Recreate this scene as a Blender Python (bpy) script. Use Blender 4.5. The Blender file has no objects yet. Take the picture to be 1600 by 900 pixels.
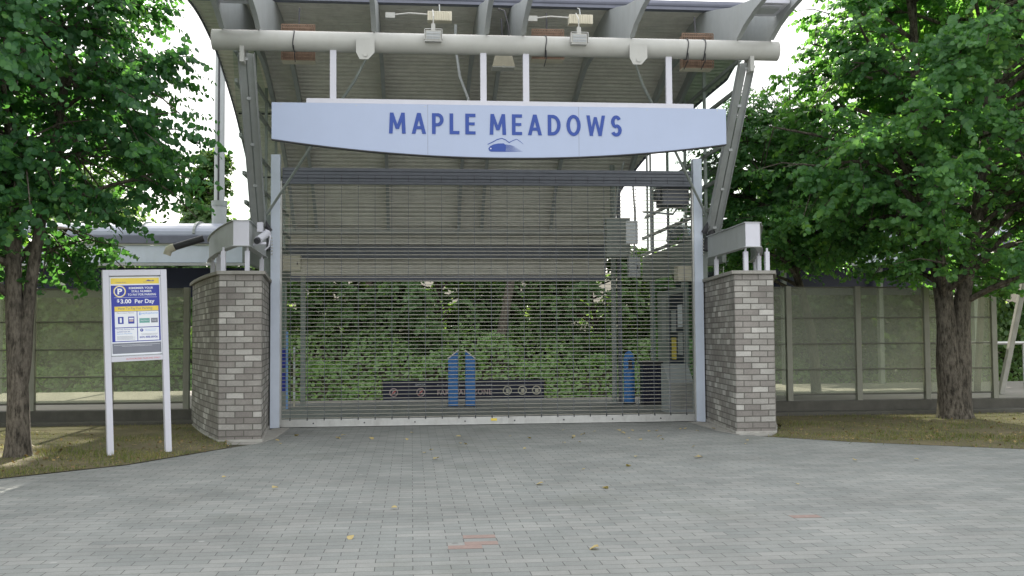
import bpy, math, random
import numpy as np
from mathutils import Vector, Matrix
R = math.radians
random.seed(7); np.random.seed(7)
C = bpy.context.scene.collection

# ------------------------------------------------------------------ camera
cam_d = bpy.data.cameras.new('camera'); cam = bpy.data.objects.new('camera', cam_d); C.objects.link(cam)
bpy.context.scene.camera = cam
cam_d.sensor_width = 36; cam_d.lens = 36.0; cam_d.clip_start = .1; cam_d.clip_end = 3000
th, pt, ro = R(5.6), math.atan(77/1600), math.atan(.007)
fw = Vector((math.sin(th)*math.cos(pt), math.cos(th)*math.cos(pt), math.sin(pt)))
r0 = Vector((math.cos(th), -math.sin(th), 0)); u0 = r0.cross(fw)
rt = r0*math.cos(ro) - u0*math.sin(ro); up = u0*math.cos(ro) + r0*math.sin(ro)
M = Matrix((rt, up, -fw)).transposed().to_4x4(); M.translation = Vector((-1.323, -17.05, 1.45))
cam.matrix_world = M

# ------------------------------------------------------------------ world, sun, exposure
SUN_EL, SUN_AZ = R(34), R(0)
w = bpy.data.worlds.new('World'); bpy.context.scene.world = w; w.use_nodes = True
nt = w.node_tree; nt.nodes.clear()
out = nt.nodes.new('ShaderNodeOutputWorld'); bg = nt.nodes.new('ShaderNodeBackground')
sky = nt.nodes.new('ShaderNodeTexSky'); sky.sky_type = 'NISHITA'; sky.sun_disc = False
sky.sun_elevation = SUN_EL; sky.sun_rotation = SUN_AZ; sky.dust_density = 2.0; sky.air_density = 1.0
tc = nt.nodes.new('ShaderNodeTexCoord'); ns = nt.nodes.new('ShaderNodeTexNoise'); ns.inputs['Scale'].default_value = 1.6
ns.inputs['Detail'].default_value = 6
mp = nt.nodes.new('ShaderNodeMapping'); mp.inputs['Scale'].default_value = (1, 1, 2.5)
cr = nt.nodes.new('ShaderNodeValToRGB'); cr.color_ramp.elements[0].position = .38; cr.color_ramp.elements[1].position = .6
cr.color_ramp.elements[0].color = (.5,.5,.5,1); cr.color_ramp.elements[1].color = (.95,.95,.95,1)
mx = nt.nodes.new('ShaderNodeMixRGB'); mx.inputs[2].default_value = (6.3, 6.25, 6.15, 1)
nt.links.new(tc.outputs['Generated'], mp.inputs[0]); nt.links.new(mp.outputs[0], ns.inputs['Vector'])
nt.links.new(ns.outputs['Fac'], cr.inputs[0]); nt.links.new(cr.outputs[0], mx.inputs[0])
nt.links.new(sky.outputs[0], mx.inputs[1]); nt.links.new(mx.outputs[0], bg.inputs[0])
bg.inputs[1].default_value = .15; nt.links.new(bg.outputs[0], out.inputs[0])
sl = bpy.data.lights.new('sun', 'SUN'); sl.energy = 5.0; sl.angle = R(.5); sl.color = (1, .93, .82)
so = bpy.data.objects.new('sun', sl); C.objects.link(so)
sd = Vector((math.sin(SUN_AZ)*math.cos(SUN_EL), math.cos(SUN_AZ)*math.cos(SUN_EL), math.sin(SUN_EL)))
so.rotation_euler = (-sd).to_track_quat('-Z', 'Y').to_euler(); so.location = sd*60
sc = bpy.context.scene
sc.view_settings.view_transform = 'Standard'; sc.view_settings.look = 'None'
sc.view_settings.exposure = 1.13; sc.view_settings.gamma = 1
sc.render.engine = 'CYCLES'
sc.cycles.max_bounces = 7; sc.cycles.transparent_max_bounces = 16

# ------------------------------------------------------------------ materials
def mat(name, col, rough=.6, metal=0, var=.12, scale=6, bump=0., bscale=40, col2=None, spec=.4, dirt=0., dirtcol=(.12,.1,.08)):
    m = bpy.data.materials.new(name); m.use_nodes = True; t = m.node_tree; b = t.nodes['Principled BSDF']
    b.inputs['Roughness'].default_value = rough; b.inputs['Metallic'].default_value = metal
    b.inputs['Specular IOR Level'].default_value = spec
    g = t.nodes.new('ShaderNodeTexCoord'); n = t.nodes.new('ShaderNodeTexNoise'); n.inputs['Scale'].default_value = scale
    n.inputs['Detail'].default_value = 7; n.inputs['Roughness'].default_value = .65
    t.links.new(g.outputs['Object'], n.inputs['Vector'])
    r = t.nodes.new('ShaderNodeValToRGB'); r.color_ramp.elements[0].position = .3; r.color_ramp.elements[1].position = .7
    c2 = col2 or tuple(min(1, c*(1+var)) for c in col); c1 = tuple(c*(1-var) for c in col) if not col2 else col
    r.color_ramp.elements[0].color = (*c1, 1); r.color_ramp.elements[1].color = (*c2, 1)
    t.links.new(n.outputs['Fac'], r.inputs[0]); last = r.outputs[0]
    if dirt:
        n2 = t.nodes.new('ShaderNodeTexNoise'); n2.inputs['Scale'].default_value = 2.3; n2.inputs['Detail'].default_value = 9
        n2.inputs['Roughness'].default_value = .75
        mp2 = t.nodes.new('ShaderNodeMapping'); mp2.inputs['Scale'].default_value = (2.2, 2.2, .6)
        t.links.new(g.outputs['Object'], mp2.inputs[0]); t.links.new(mp2.outputs[0], n2.inputs['Vector'])
        r2 = t.nodes.new('ShaderNodeValToRGB'); r2.color_ramp.elements[0].position = .5; r2.color_ramp.elements[1].position = .72
        r2.color_ramp.elements[0].color = (0,0,0,1); r2.color_ramp.elements[1].color = (dirt,dirt,dirt,1)
        t.links.new(n2.outputs['Fac'], r2.inputs[0])
        mxd = t.nodes.new('ShaderNodeMixRGB'); mxd.inputs[2].default_value = (*dirtcol, 1)
        t.links.new(r2.outputs[0], mxd.inputs[0]); t.links.new(last, mxd.inputs[1]); last = mxd.outputs[0]
    t.links.new(last, b.inputs['Base Color'])
    if bump:
        n3 = t.nodes.new('ShaderNodeTexNoise'); n3.inputs['Scale'].default_value = bscale; n3.inputs['Detail'].default_value = 5
        t.links.new(g.outputs['Object'], n3.inputs['Vector'])
        bp = t.nodes.new('ShaderNodeBump'); bp.inputs['Strength'].default_value = bump; bp.inputs['Distance'].default_value = .02
        t.links.new(n3.outputs['Fac'], bp.inputs['Height']); t.links.new(bp.outputs[0], b.inputs['Normal'])
    return m

def brickmat(name, bw, bh, mort, cols, mcol, uv, bump=.6, noise=60, rough=.85, stain=.0, smooth=.1, wear=False):
    m = bpy.data.materials.new(name); m.use_nodes = True; t = m.node_tree; b = t.nodes['Principled BSDF']
    b.inputs['Roughness'].default_value = rough; b.inputs['Specular IOR Level'].default_value = .25
    g = t.nodes.new('ShaderNodeTexCoord'); src = g.outputs['UV' if uv else 'Object']
    # a slight warp keeps the joints from being ruler straight
    wn = t.nodes.new('ShaderNodeTexNoise'); wn.inputs['Scale'].default_value = 5; t.links.new(src, wn.inputs['Vector'])
    vs = t.nodes.new('ShaderNodeVectorMath'); vs.operation = 'SUBTRACT'; vs.inputs[1].default_value = (.5,.5,.5)
    t.links.new(wn.outputs['Color'], vs.inputs[0])
    vm = t.nodes.new('ShaderNodeVectorMath'); vm.operation = 'MULTIPLY_ADD'; vm.inputs[1].default_value = (.012,.012,0)
    t.links.new(vs.outputs[0], vm.inputs[0]); t.links.new(src, vm.inputs[2])
    bt = t.nodes.new('ShaderNodeTexBrick'); bt.inputs['Scale'].default_value = 1; bt.inputs['Brick Width'].default_value = bw
    bt.inputs['Row Height'].default_value = bh; bt.inputs['Mortar Size'].default_value = mort; bt.inputs['Mortar Smooth'].default_value = smooth
    bt.inputs['Color1'].default_value = (0,0,0,1); bt.inputs['Color2'].default_value = (1,1,1,1); bt.inputs['Bias'].default_value = 0
    bt.offset = .5; bt.squash = 1
    t.links.new(vm.outputs[0], bt.inputs['Vector'])
    r = t.nodes.new('ShaderNodeValToRGB'); r.color_ramp.interpolation = 'LINEAR'
    while len(r.color_ramp.elements) < len(cols): r.color_ramp.elements.new(.5)
    for i, (p, c) in enumerate(cols): r.color_ramp.elements[i].position = p; r.color_ramp.elements[i].color = (*c, 1)
    t.links.new(bt.outputs['Color'], r.inputs[0])
    n = t.nodes.new('ShaderNodeTexNoise'); n.inputs['Scale'].default_value = noise; n.inputs['Detail'].default_value = 6; n.inputs['Roughness'].default_value = .75
    t.links.new(src, n.inputs['Vector'])
    mr = t.nodes.new('ShaderNodeMapRange'); mr.inputs[3].default_value = .62; mr.inputs[4].default_value = 1.38
    t.links.new(n.outputs['Fac'], mr.inputs[0])
    mu = t.nodes.new('ShaderNodeMixRGB'); mu.blend_type = 'MULTIPLY'; mu.inputs[0].default_value = 1
    t.links.new(r.outputs[0], mu.inputs[1]); t.links.new(mr.outputs[0], mu.inputs[2])
    last = mu.outputs[0]
    ln = t.nodes.new('ShaderNodeTexNoise'); ln.inputs['Scale'].default_value = .9; ln.inputs['Detail'].default_value = 8; ln.inputs['Roughness'].default_value = .7
    t.links.new(src, ln.inputs['Vector'])
    mr2 = t.nodes.new('ShaderNodeMapRange'); mr2.inputs[1].default_value = .3; mr2.inputs[2].default_value = .7
    mr2.inputs[3].default_value = 1-stain; mr2.inputs[4].default_value = 1+stain*.5; t.links.new(ln.outputs['Fac'], mr2.inputs[0])
    mu2 = t.nodes.new('ShaderNodeMixRGB'); mu2.blend_type = 'MULTIPLY'; mu2.inputs[0].default_value = 1
    t.links.new(last, mu2.inputs[1]); t.links.new(mr2.outputs[0], mu2.inputs[2]); last = mu2.outputs[0]
    mm = t.nodes.new('ShaderNodeMixRGB'); mm.inputs[2].default_value = (*mcol, 1)
    t.links.new(bt.outputs['Fac'], mm.inputs[0]); t.links.new(last, mm.inputs[1]); t.links.new(mm.outputs[0], b.inputs['Base Color'])
    ad = t.nodes.new('ShaderNodeMath'); ad.operation = 'MULTIPLY_ADD'; ad.inputs[1].default_value = -1.0
    ns_ = t.nodes.new('ShaderNodeMath'); ns_.operation = 'MULTIPLY'; ns_.inputs[1].default_value = .35; t.links.new(n.outputs['Fac'], ns_.inputs[0])
    t.links.new(bt.outputs['Fac'], ad.inputs[0]); t.links.new(ns_.outputs[0], ad.inputs[2])
    if wear:      # gum spots, oil drips, a darker traffic band, mossy patches
        base = b.inputs['Base Color'].links[0].from_socket
        def layer(base, fac, col):
            k = t.nodes.new('ShaderNodeMixRGB'); k.inputs[2].default_value = (*col,1); t.links.new(fac, k.inputs[0]); t.links.new(base, k.inputs[1]); return k.outputs[0]
        def ramp(sock, p0, p1, a, c):
            q = t.nodes.new('ShaderNodeMapRange'); q.inputs[1].default_value = p0; q.inputs[2].default_value = p1; q.inputs[3].default_value = a; q.inputs[4].default_value = c; t.links.new(sock, q.inputs[0]); return q.outputs[0]
        v = t.nodes.new('ShaderNodeTexVoronoi'); v.inputs['Scale'].default_value = 1.7; v.inputs['Randomness'].default_value = 1; t.links.new(src, v.inputs['Vector'])
        base = layer(base, ramp(v.outputs['Distance'], .035, .05, .55, 0), (.12,.12,.115))
        v2 = t.nodes.new('ShaderNodeTexVoronoi'); v2.inputs['Scale'].default_value = 1.1; t.links.new(vm.outputs[0], v2.inputs['Vector'])
        base = layer(base, ramp(v2.outputs['Distance'], .02, .032, .5, 0), (.42,.42,.40))
        n4 = t.nodes.new('ShaderNodeTexNoise'); n4.inputs['Scale'].default_value = .55; n4.inputs['Detail'].default_value = 9; n4.inputs['Roughness'].default_value = .72
        m4 = t.nodes.new('ShaderNodeMapping'); m4.inputs['Location'].default_value = (3.1,7.7,0); m4.inputs['Scale'].default_value = (1,.6,1); t.links.new(src, m4.inputs[0]); t.links.new(m4.outputs[0], n4.inputs['Vector'])
        base = layer(base, ramp(n4.outputs['Fac'], .54, .72, 0, .5), (.13,.14,.115))
        n5 = t.nodes.new('ShaderNodeTexNoise'); n5.inputs['Scale'].default_value = 1.3; n5.inputs['Detail'].default_value = 10; n5.inputs['Roughness'].default_value = .8
        m5 = t.nodes.new('ShaderNodeMapping'); m5.inputs['Location'].default_value = (9.1,1.7,0); m5.inputs['Scale'].default_value = (.35,1.6,1); t.links.new(src, m5.inputs[0]); t.links.new(m5.outputs[0], n5.inputs['Vector'])
        base = layer(base, ramp(n5.outputs['Fac'], .53, .7, 0, .4), (.34,.345,.335))
        t.links.new(base, b.inputs['Base Color'])
    bp = t.nodes.new('ShaderNodeBump'); bp.inputs['Strength'].default_value = bump; bp.inputs['Distance'].default_value = .008
    t.links.new(ad.outputs[0], bp.inputs['Height']); t.links.new(bp.outputs[0], b.inputs['Normal'])
    return m

def leafmat(name, stops, trans=.45, rough=.45, tcol=None, clump=1.2):
    m = bpy.data.materials.new(name); m.use_nodes = True; t = m.node_tree; b = t.nodes['Principled BSDF']; o = t.nodes['Material Output']
    ge = t.nodes.new('ShaderNodeNewGeometry'); g = t.nodes.new('ShaderNodeTexCoord')
    n = t.nodes.new('ShaderNodeTexNoise'); n.inputs['Scale'].default_value = clump; n.inputs['Detail'].default_value = 3
    t.links.new(g.outputs['Object'], n.inputs['Vector'])
    a = t.nodes.new('ShaderNodeMath'); a.operation = 'MULTIPLY_ADD'; a.inputs[1].default_value = .55
    mr = t.nodes.new('ShaderNodeMapRange'); mr.inputs[1].default_value = .3; mr.inputs[2].default_value = .7; mr.inputs[4].default_value = .45
    t.links.new(n.outputs['Fac'], mr.inputs[0]); t.links.new(ge.outputs['Random Per Island'], a.inputs[0]); t.links.new(mr.outputs[0], a.inputs[2])
    r = t.nodes.new('ShaderNodeValToRGB')
    while len(r.color_ramp.elements) < len(stops): r.color_ramp.elements.new(.5)
    for i, (p, c) in enumerate(stops): r.color_ramp.elements[i].position = p; r.color_ramp.elements[i].color = (*c, 1)
    t.links.new(a.outputs[0], r.inputs[0]); t.links.new(r.outputs[0], b.inputs['Base Color'])
    b.inputs['Roughness'].default_value = rough; b.inputs['Specular IOR Level'].default_value = .35
    tr = t.nodes.new('ShaderNodeBsdfTranslucent'); hs = t.nodes.new('ShaderNodeMixRGB'); hs.blend_type = 'MULTIPLY'; hs.inputs[0].default_value = 1
    hs.inputs[2].default_value = (*(tcol or (2.2, 2.3, .9)), 1); t.links.new(r.outputs[0], hs.inputs[1]); t.links.new(hs.outputs[0], tr.inputs[0])
    ms = t.nodes.new('ShaderNodeMixShader'); ms.inputs[0].default_value = trans
    t.links.new(b.outputs[0], ms.inputs[1]); t.links.new(tr.outputs[0], ms.inputs[2]); t.links.new(ms.outputs[0], o.inputs[0])
    return m

def glassmat(name, tint, opac, rough=.05, diffuse=None):
    m = bpy.data.materials.new(name); m.use_nodes = True; t = m.node_tree; t.nodes.remove(t.nodes['Principled BSDF']); o = t.nodes['Material Output']
    tr = t.nodes.new('ShaderNodeBsdfTransparent'); tr.inputs[0].default_value = (*tint, 1)
    if diffuse:
        gl = t.nodes.new('ShaderNodeBsdfPrincipled'); gl.inputs['Base Color'].default_value = (*diffuse, 1); gl.inputs['Roughness'].default_value = rough
        g = t.nodes.new('ShaderNodeTexCoord'); n = t.nodes.new('ShaderNodeTexNoise'); n.inputs['Scale'].default_value = 3; n.inputs['Detail'].default_value = 8
        t.links.new(g.outputs['Object'], n.inputs['Vector'])
        mr = t.nodes.new('ShaderNodeMapRange'); mr.inputs[3].default_value = opac-.1; mr.inputs[4].default_value = opac+.1; t.links.new(n.outputs['Fac'], mr.inputs[0])
        f = mr.outputs[0]
    else:
        gl = t.nodes.new('ShaderNodeBsdfGlossy'); gl.inputs['Roughness'].default_value = rough; f = None
    ms = t.nodes.new('ShaderNodeMixShader'); ms.inputs[0].default_value = opac
    if f: t.links.new(f, ms.inputs[0])
    t.links.new(tr.outputs[0], ms.inputs[1]); t.links.new(gl.outputs[0], ms.inputs[2]); t.links.new(ms.outputs[0], o.inputs[0])
    return m

STEEL = mat('painted_steel', (.40,.42,.42), .42, 0, .06, 5, .03, 60, dirt=.25, dirtcol=(.22,.21,.18))
STEEL_D = mat('painted_steel_dim', (.30,.33,.31), .5, 0, .08, 5, dirt=.3)
STEEL_B = mat('bluish_steel', (.60,.66,.76), .4, 0, .05, 4, dirt=.15, dirtcol=(.3,.3,.3))
PIPE = mat('pipe_paint', (.47,.47,.44), .38, 0, .04, 3, dirt=.3, dirtcol=(.36,.34,.3))
WHITE = mat('white_paint', (.60,.60,.66), .4, 0, .03, 4, dirt=.1, dirtcol=(.5,.5,.48))
SIGNW = mat('sign_face', (.415,.48,.64), .4, 0, .02, 2, dirt=.12, dirtcol=(.37,.42,.53))
BLUE = mat('letter_blue', (.022,.065,.32), .35, 0, .05)
NAVY = mat('navy', (.012,.016,.045), .4, 0, .1)
SOFFIT = mat('soffit_sheet', (.72,.70,.63), .5, 0, .12, 2.5, dirt=.35, dirtcol=(.42,.39,.33))
ROOFT = mat('roof_metal', (.42,.44,.46), .4, .3, .05)
FASC = mat('roof_edge_metal', (.17,.18,.23), .4, 0, .08)
SHUT = mat('shutter_slats', (.135,.145,.165), .45, .2, .1, 6)
GRILLE = mat('grille_rods', (.40,.38,.33), .4, .55, .1)
ALU = mat('aluminium', (.52,.52,.50), .4, .6, .08, 8, dirt=.3)
DARK = mat('dark_metal', (.045,.045,.05), .5, 0, .2)
RUST = mat('rust_mesh', (.23,.155,.11), .8, 0, .3, 14, .2)
CREAM = mat('cream_plastic', (.62,.58,.46), .5)
CONC = mat('concrete', (.36,.35,.32), .9, 0, .12, 7, .25, 60, dirt=.5, dirtcol=(.15,.14,.12))
CURB = mat('curb_concrete', (.105,.10,.085), .9, 0, .15, 5, .3, 50, dirt=.6, dirtcol=(.07,.07,.06))
CAP = mat('cap_stone', (.30,.29,.26), .9, 0, .1, 12, .3, 80, dirt=.4)
SLAB = mat('platform_slab', (.25,.235,.21), .85, 0, .1, 4, .1, 40)
BOLL = mat('bollard_blue', (.05,.20,.52), .5, 0, .1)
KIOSK = mat('kiosk_grey', (.40,.42,.43), .4, 0, .06, dirt=.2)
BARK = mat('bark', (.15,.13,.10), .95, 0, .3, 9, 1.0, 22, col2=(.30,.27,.22), dirt=.8, dirtcol=(.035,.03,.022))
def barkmat():
    m = mat('bark_fissured', (.10,.088,.07), .95, 0, .3, 7, 0, 22, col2=(.19,.165,.13), dirt=.95, dirtcol=(.03,.027,.02)); t = m.node_tree
    g = t.nodes.new('ShaderNodeTexCoord'); mp_ = t.nodes.new('ShaderNodeMapping'); mp_.inputs['Scale'].default_value = (1,1,.28)
    n = t.nodes.new('ShaderNodeTexNoise'); n.inputs['Scale'].default_value = 26; n.inputs['Detail'].default_value = 8; n.inputs['Roughness'].default_value = .7
    t.links.new(g.outputs['Object'], mp_.inputs[0]); t.links.new(mp_.outputs[0], n.inputs['Vector'])
    b = t.nodes['Principled BSDF']; old = b.inputs['Base Color'].links[0].from_socket
    r = t.nodes.new('ShaderNodeValToRGB'); r.color_ramp.elements[0].position = .36; r.color_ramp.elements[1].position = .56
    r.color_ramp.elements[0].color = (.18,.17,.15,1); r.color_ramp.elements[1].color = (1,1,1,1); t.links.new(n.outputs['Fac'], r.inputs[0])
    mu = t.nodes.new('ShaderNodeMixRGB'); mu.blend_type = 'MULTIPLY'; mu.inputs[0].default_value = 1
    t.links.new(old, mu.inputs[1]); t.links.new(r.outputs[0], mu.inputs[2]); t.links.new(mu.outputs[0], b.inputs['Base Color'])
    bp = t.nodes.new('ShaderNodeBump'); bp.inputs['Strength'].default_value = 1; bp.inputs['Distance'].default_value = .03
    t.links.new(n.outputs['Fac'], bp.inputs['Height']); t.links.new(bp.outputs[0], b.inputs['Normal']); return m
BARK = barkmat()
BARK2 = mat('bark_far', (.09,.07,.055), .95, 0, .3, 4, .5, 10)
YEL = mat('poster_yellow', (.80,.62,.10), .5, 0, .03)
PBLUE = mat('poster_blue', (.035,.05,.34), .4, 0, .03)
PWHITE = mat('poster_white', (.80,.82,.86), .4, 0, .02)
PGREY = mat('poster_grey', (.20,.21,.25), .5, 0, .05)
RED = mat('red_ink', (.62,.05,.05), .5, 0, .05)
PALEBLUE = mat('pale_blue_ink', (.25,.42,.75), .5)
TEAL = mat('teal_ink', (.16,.38,.34), .5)
BRONZE = mat('grimy_pink', (.55,.42,.42), .6)
GLASS = glassmat('wall_glass', (.80,.88,.85), .12)
FABRIC = glassmat('mesh_panel', (.95,.97,.88), .36, .6, diffuse=(.37,.39,.32))
ROOFGL = mat('shelter_roof', (.33,.36,.43), .3, 0, .05)
BRICK = brickmat('grey_brick', .245, .0875, .0075,
                 [(0,(.26,.24,.22)), (.4,(.31,.29,.265)), (.65,(.37,.355,.325)), (.85,(.45,.435,.40)), (1,(.58,.56,.52))], (.13,.125,.11), True, .9, 45, stain=.42)
PAVER = brickmat('grey_paver', .24, .12, .0034,
                 [(0,(.222,.235,.225)), (.5,(.248,.258,.245)), (1,(.28,.285,.27))], (.085,.085,.08), False, .4, 90, stain=.24, smooth=.3, wear=True)
PAVRED = mat('red_paver', (.27,.20,.175), .85, 0, .12, 30, .3, 90)
GRASSM = mat('dry_turf', (.075,.075,.03), .95, 0, .3, 1.6, .5, 60, col2=(.19,.155,.085), dirt=.75, dirtcol=(.075,.055,.038))
BLADE = leafmat('grass_blades', [(0,(.06,.09,.025)), (.4,(.11,.14,.04)), (.75,(.21,.185,.085)), (1,(.34,.29,.16))], .3)
EARTH = mat('earth', (.06,.055,.035), .95, 0, .3, .8, .5, 10)
LEAF_A = leafmat('katsura_leaf', [(0,(.030,.090,.042)), (.45,(.050,.138,.060)), (.8,(.082,.20,.068)), (1,(.15,.27,.05))], .5, .42)
LEAF_B = leafmat('katsura_leaf_light', [(0,(.048,.125,.058)), (.4,(.082,.19,.078)), (.75,(.12,.25,.088)), (.985,(.17,.30,.075)), (1,(.36,.20,.11))], .5, .42)
LEAF_F = leafmat('far_leaf', [(0,(.055,.105,.045)), (.5,(.10,.18,.07)), (1,(.18,.26,.09))], .4, .5, clump=.5)
LEAF_U = leafmat('bramble_leaf', [(0,(.11,.19,.08)), (.5,(.18,.29,.12)), (1,(.32,.42,.22))], .4, .5, clump=.7)
LITTER = leafmat('fallen_leaf', [(0,(.30,.17,.05)), (.5,(.42,.33,.14)), (1,(.5,.46,.33))], .1, .6)

# ------------------------------------------------------------------ mesh helpers
LITTERD = leafmat('leaf_litter', [(0,(.09,.06,.035)), (.5,(.20,.14,.07)), (1,(.38,.28,.12))], .1, .7)
class MB:
    def __init__(s): s.v = []; s.f = []; s.uv = None
    def add(s, vs, fs):
        o = len(s.v); s.v += [tuple(v) for v in vs]; s.f += [tuple(i+o for i in f) for f in fs]; return s
    def box(s, x0, x1, y0, y1, z0, z1):
        return s.add([(x0,y0,z0),(x1,y0,z0),(x1,y1,z0),(x0,y1,z0),(x0,y0,z1),(x1,y0,z1),(x1,y1,z1),(x0,y1,z1)],
                     [(3,2,1,0),(4,5,6,7),(0,1,5,4),(1,2,6,5),(2,3,7,6),(3,0,4,7)])
    def tube(s, pts, rad, n=10, cap=True):
        pts = [Vector(p) for p in pts]; rads = rad if isinstance(rad, (list,tuple)) else [rad]*len(pts)
        vs = []; fs = []; prev = None
        for i, p in enumerate(pts):
            d = (pts[min(i+1,len(pts)-1)] - pts[max(i-1,0)]).normalized()
            a = prev if prev is not None else (Vector((0,0,1)) if abs(d.z) < .9 else Vector((1,0,0)))
            e1 = (a - d*a.dot(d)).normalized(); prev = e1; e2 = d.cross(e1)
            for k in range(n):
                an = 2*math.pi*k/n; vs.append(p + (e1*math.cos(an) + e2*math.sin(an))*rads[i])
        for i in range(len(pts)-1):
            for k in range(n): fs.append((i*n+k, i*n+(k+1)%n, (i+1)*n+(k+1)%n, (i+1)*n+k))
        if cap: fs.append(tuple(range(n))[::-1]); fs.append(tuple((len(pts)-1)*n+k for k in range(n)))
        return s.add(vs, fs)
    def beam(s, a, b, wx, wy, upv=(0,0,1)):
        a, b = Vector(a), Vector(b); d = (b-a).normalized(); u = Vector(upv); e1 = d.cross(u)
        if e1.length < 1e-4: e1 = d.cross(Vector((0,1,0)))
        e1.normalize(); e2 = e1.cross(d); q = [(-1,-1),(1,-1),(1,1),(-1,1)]
        return s.add([p + e1*i*wx/2 + e2*j*wy/2 for p in (a,b) for i,j in q],
                     [(3,2,1,0),(4,5,6,7),(0,1,5,4),(1,2,6,5),(2,3,7,6),(3,0,4,7)])
    def prism(s, poly, axis, a, b):
        # poly: 2D points, extruded along axis from a to b
        def P(u, v, t): return {'x': (t,u,v), 'y': (u,t,v), 'z': (u,v,t)}[axis]
        n = len(poly); vs = [P(u,v,a) for u,v in poly] + [P(u,v,b) for u,v in poly]
        fs = [tuple(range(n))[::-1], tuple(range(n,2*n))] + [(i,(i+1)%n,n+(i+1)%n,n+i) for i in range(n)]
        return s.add(vs, fs)
    def disc(s, c, r, ax='y', n=20, r2=None, t=.004):
        cx, cy, cz = c; vs = []
        for k in range(n):
            a = 2*math.pi*k/n; vs.append((cx+r*math.cos(a), cy, cz+r*math.sin(a)))
        return s.add(vs, [tuple(range(n))])
    def build(s, name, m, parent=None, bevel=0, smooth=False, fixn=True):
        me = bpy.data.meshes.new(name); me.from_pydata(s.v, [], s.f); me.update()
        if fixn:
            import bmesh
            bm = bmesh.new(); bm.from_mesh(me); bmesh.ops.recalc_face_normals(bm, faces=bm.faces); bm.to_mesh(me); bm.free()
        ob = bpy.data.objects.new(name, me); C.objects.link(ob); me.materials.append(m)
        if parent: ob.parent = parent
        if smooth:
            for p in me.polygons: p.use_smooth = True
            me.set_sharp_from_angle(angle=R(35))
        if bevel:
            b = ob.modifiers.new('bevel', 'BEVEL'); b.width = bevel; b.segments = 2; b.limit_method = 'ANGLE'
        return ob

def tag(o, label, cat, group=None, kind=None):
    if label: o['label'] = label
    if cat: o['category'] = cat
    if group: o['group'] = group
    if kind: o['kind'] = kind
    return o
def thing(name, loc, label, cat, group=None, rot=(0,0,0)):
    o = bpy.data.objects.new(name, None); C.objects.link(o); o.location = loc; o.rotation_euler = rot; o.empty_display_size = .2
    return tag(o, label, cat, group)
def struct(o): o['kind'] = 'structure'; return o
def kids(o): return [c for c in bpy.data.objects if c.parent == o]
def dup(o, loc, rot=None, scale=None, label=None):
    r = o.copy(); C.objects.link(r); r.location = loc
    if rot is not None: r.rotation_euler = rot
    if scale is not None: r.scale = scale
    if label: r['label'] = label
    for ch in kids(o):
        c = ch.copy(); C.objects.link(c); c.parent = r
        for g in kids(ch): d = g.copy(); C.objects.link(d); d.parent = c
    return r

def text(name, body, x, z, wd, ht, y, m, parent, weight=.0, track=1., depth=.004):
    """lettering whose caps fill exactly wd x ht, lower left corner at (x, z), facing -Y"""
    cu = bpy.data.curves.new(name, 'FONT'); cu.body = body; cu.size = 1; cu.offset = weight; cu.space_character = track
    cu.extrude = 0; cu.resolution_u = 3
    o = bpy.data.objects.new(name, cu); C.objects.link(o)
    dg = bpy.context.evaluated_depsgraph_get(); me = bpy.data.meshes.new_from_object(o.evaluated_get(dg))
    bpy.data.objects.remove(o); me.name = name
    n = len(me.vertices); co = np.empty(n*3); me.vertices.foreach_get('co', co); co = co.reshape(-1,3)
    mn, mxx = co.min(0), co.max(0)
    X = x + (co[:,0]-mn[0])/(mxx[0]-mn[0])*wd; Z = z + (co[:,1]-mn[1])/(mxx[1]-mn[1])*ht
    me.vertices.foreach_set('co', np.stack([X, np.full(n, y), Z], 1).ravel()); me.update()
    me.materials.clear(); me.materials.append(m)
    ob = bpy.data.objects.new(name, me); C.objects.link(ob); ob.parent = parent
    if depth:
        md = ob.modifiers.new('thickness', 'SOLIDIFY'); md.thickness = depth; md.offset = 0
    return ob

# ------------------------------------------------------------------ ground and platform
prof = [(-500,-.012),(-60,-.012),(7.25,-.012),(7.35,-.95),(11.2,-.95),(12.2,-.1),(14.5,1.0),(18,2.2),(26,4.2),(60,5),(900,6)]
g = MB(); xs = [-600,-40,-12,0,12,40,600]
vs = [(x,y,z) for y,z in prof for x in xs]; n = len(xs)
g.add(vs, [(j*n+i, j*n+i+1, (j+1)*n+i+1, (j+1)*n+i) for j in range(len(prof)-1) for i in range(n-1)])
struct(g.build('ground', EARTH))
# paved forecourt, running through the gate to the platform edge
pv = [(-30,-40),(30,-40),(30,-12),(9.4,-6.3),(6.35,-4.85),(4.6,-3.65),(3.75,-2.75),(3.45,-2.32),(3.45,.2),(4.9,.25),(4.9,6.5),(-4.9,6.5),(-4.9,.25),
      (-3.45,.2),(-3.45,-2.5),(-3.75,-3.05),(-4.6,-4.75),(-5.6,-5.75),(-8,-7.3),(-12,-9),(-30,-14)]
p = MB(); p.add([(x,y,.004) for x,y in pv], [tuple(range(len(pv)))]); struct(p.build('pavement', PAVER, fixn=False))
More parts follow.
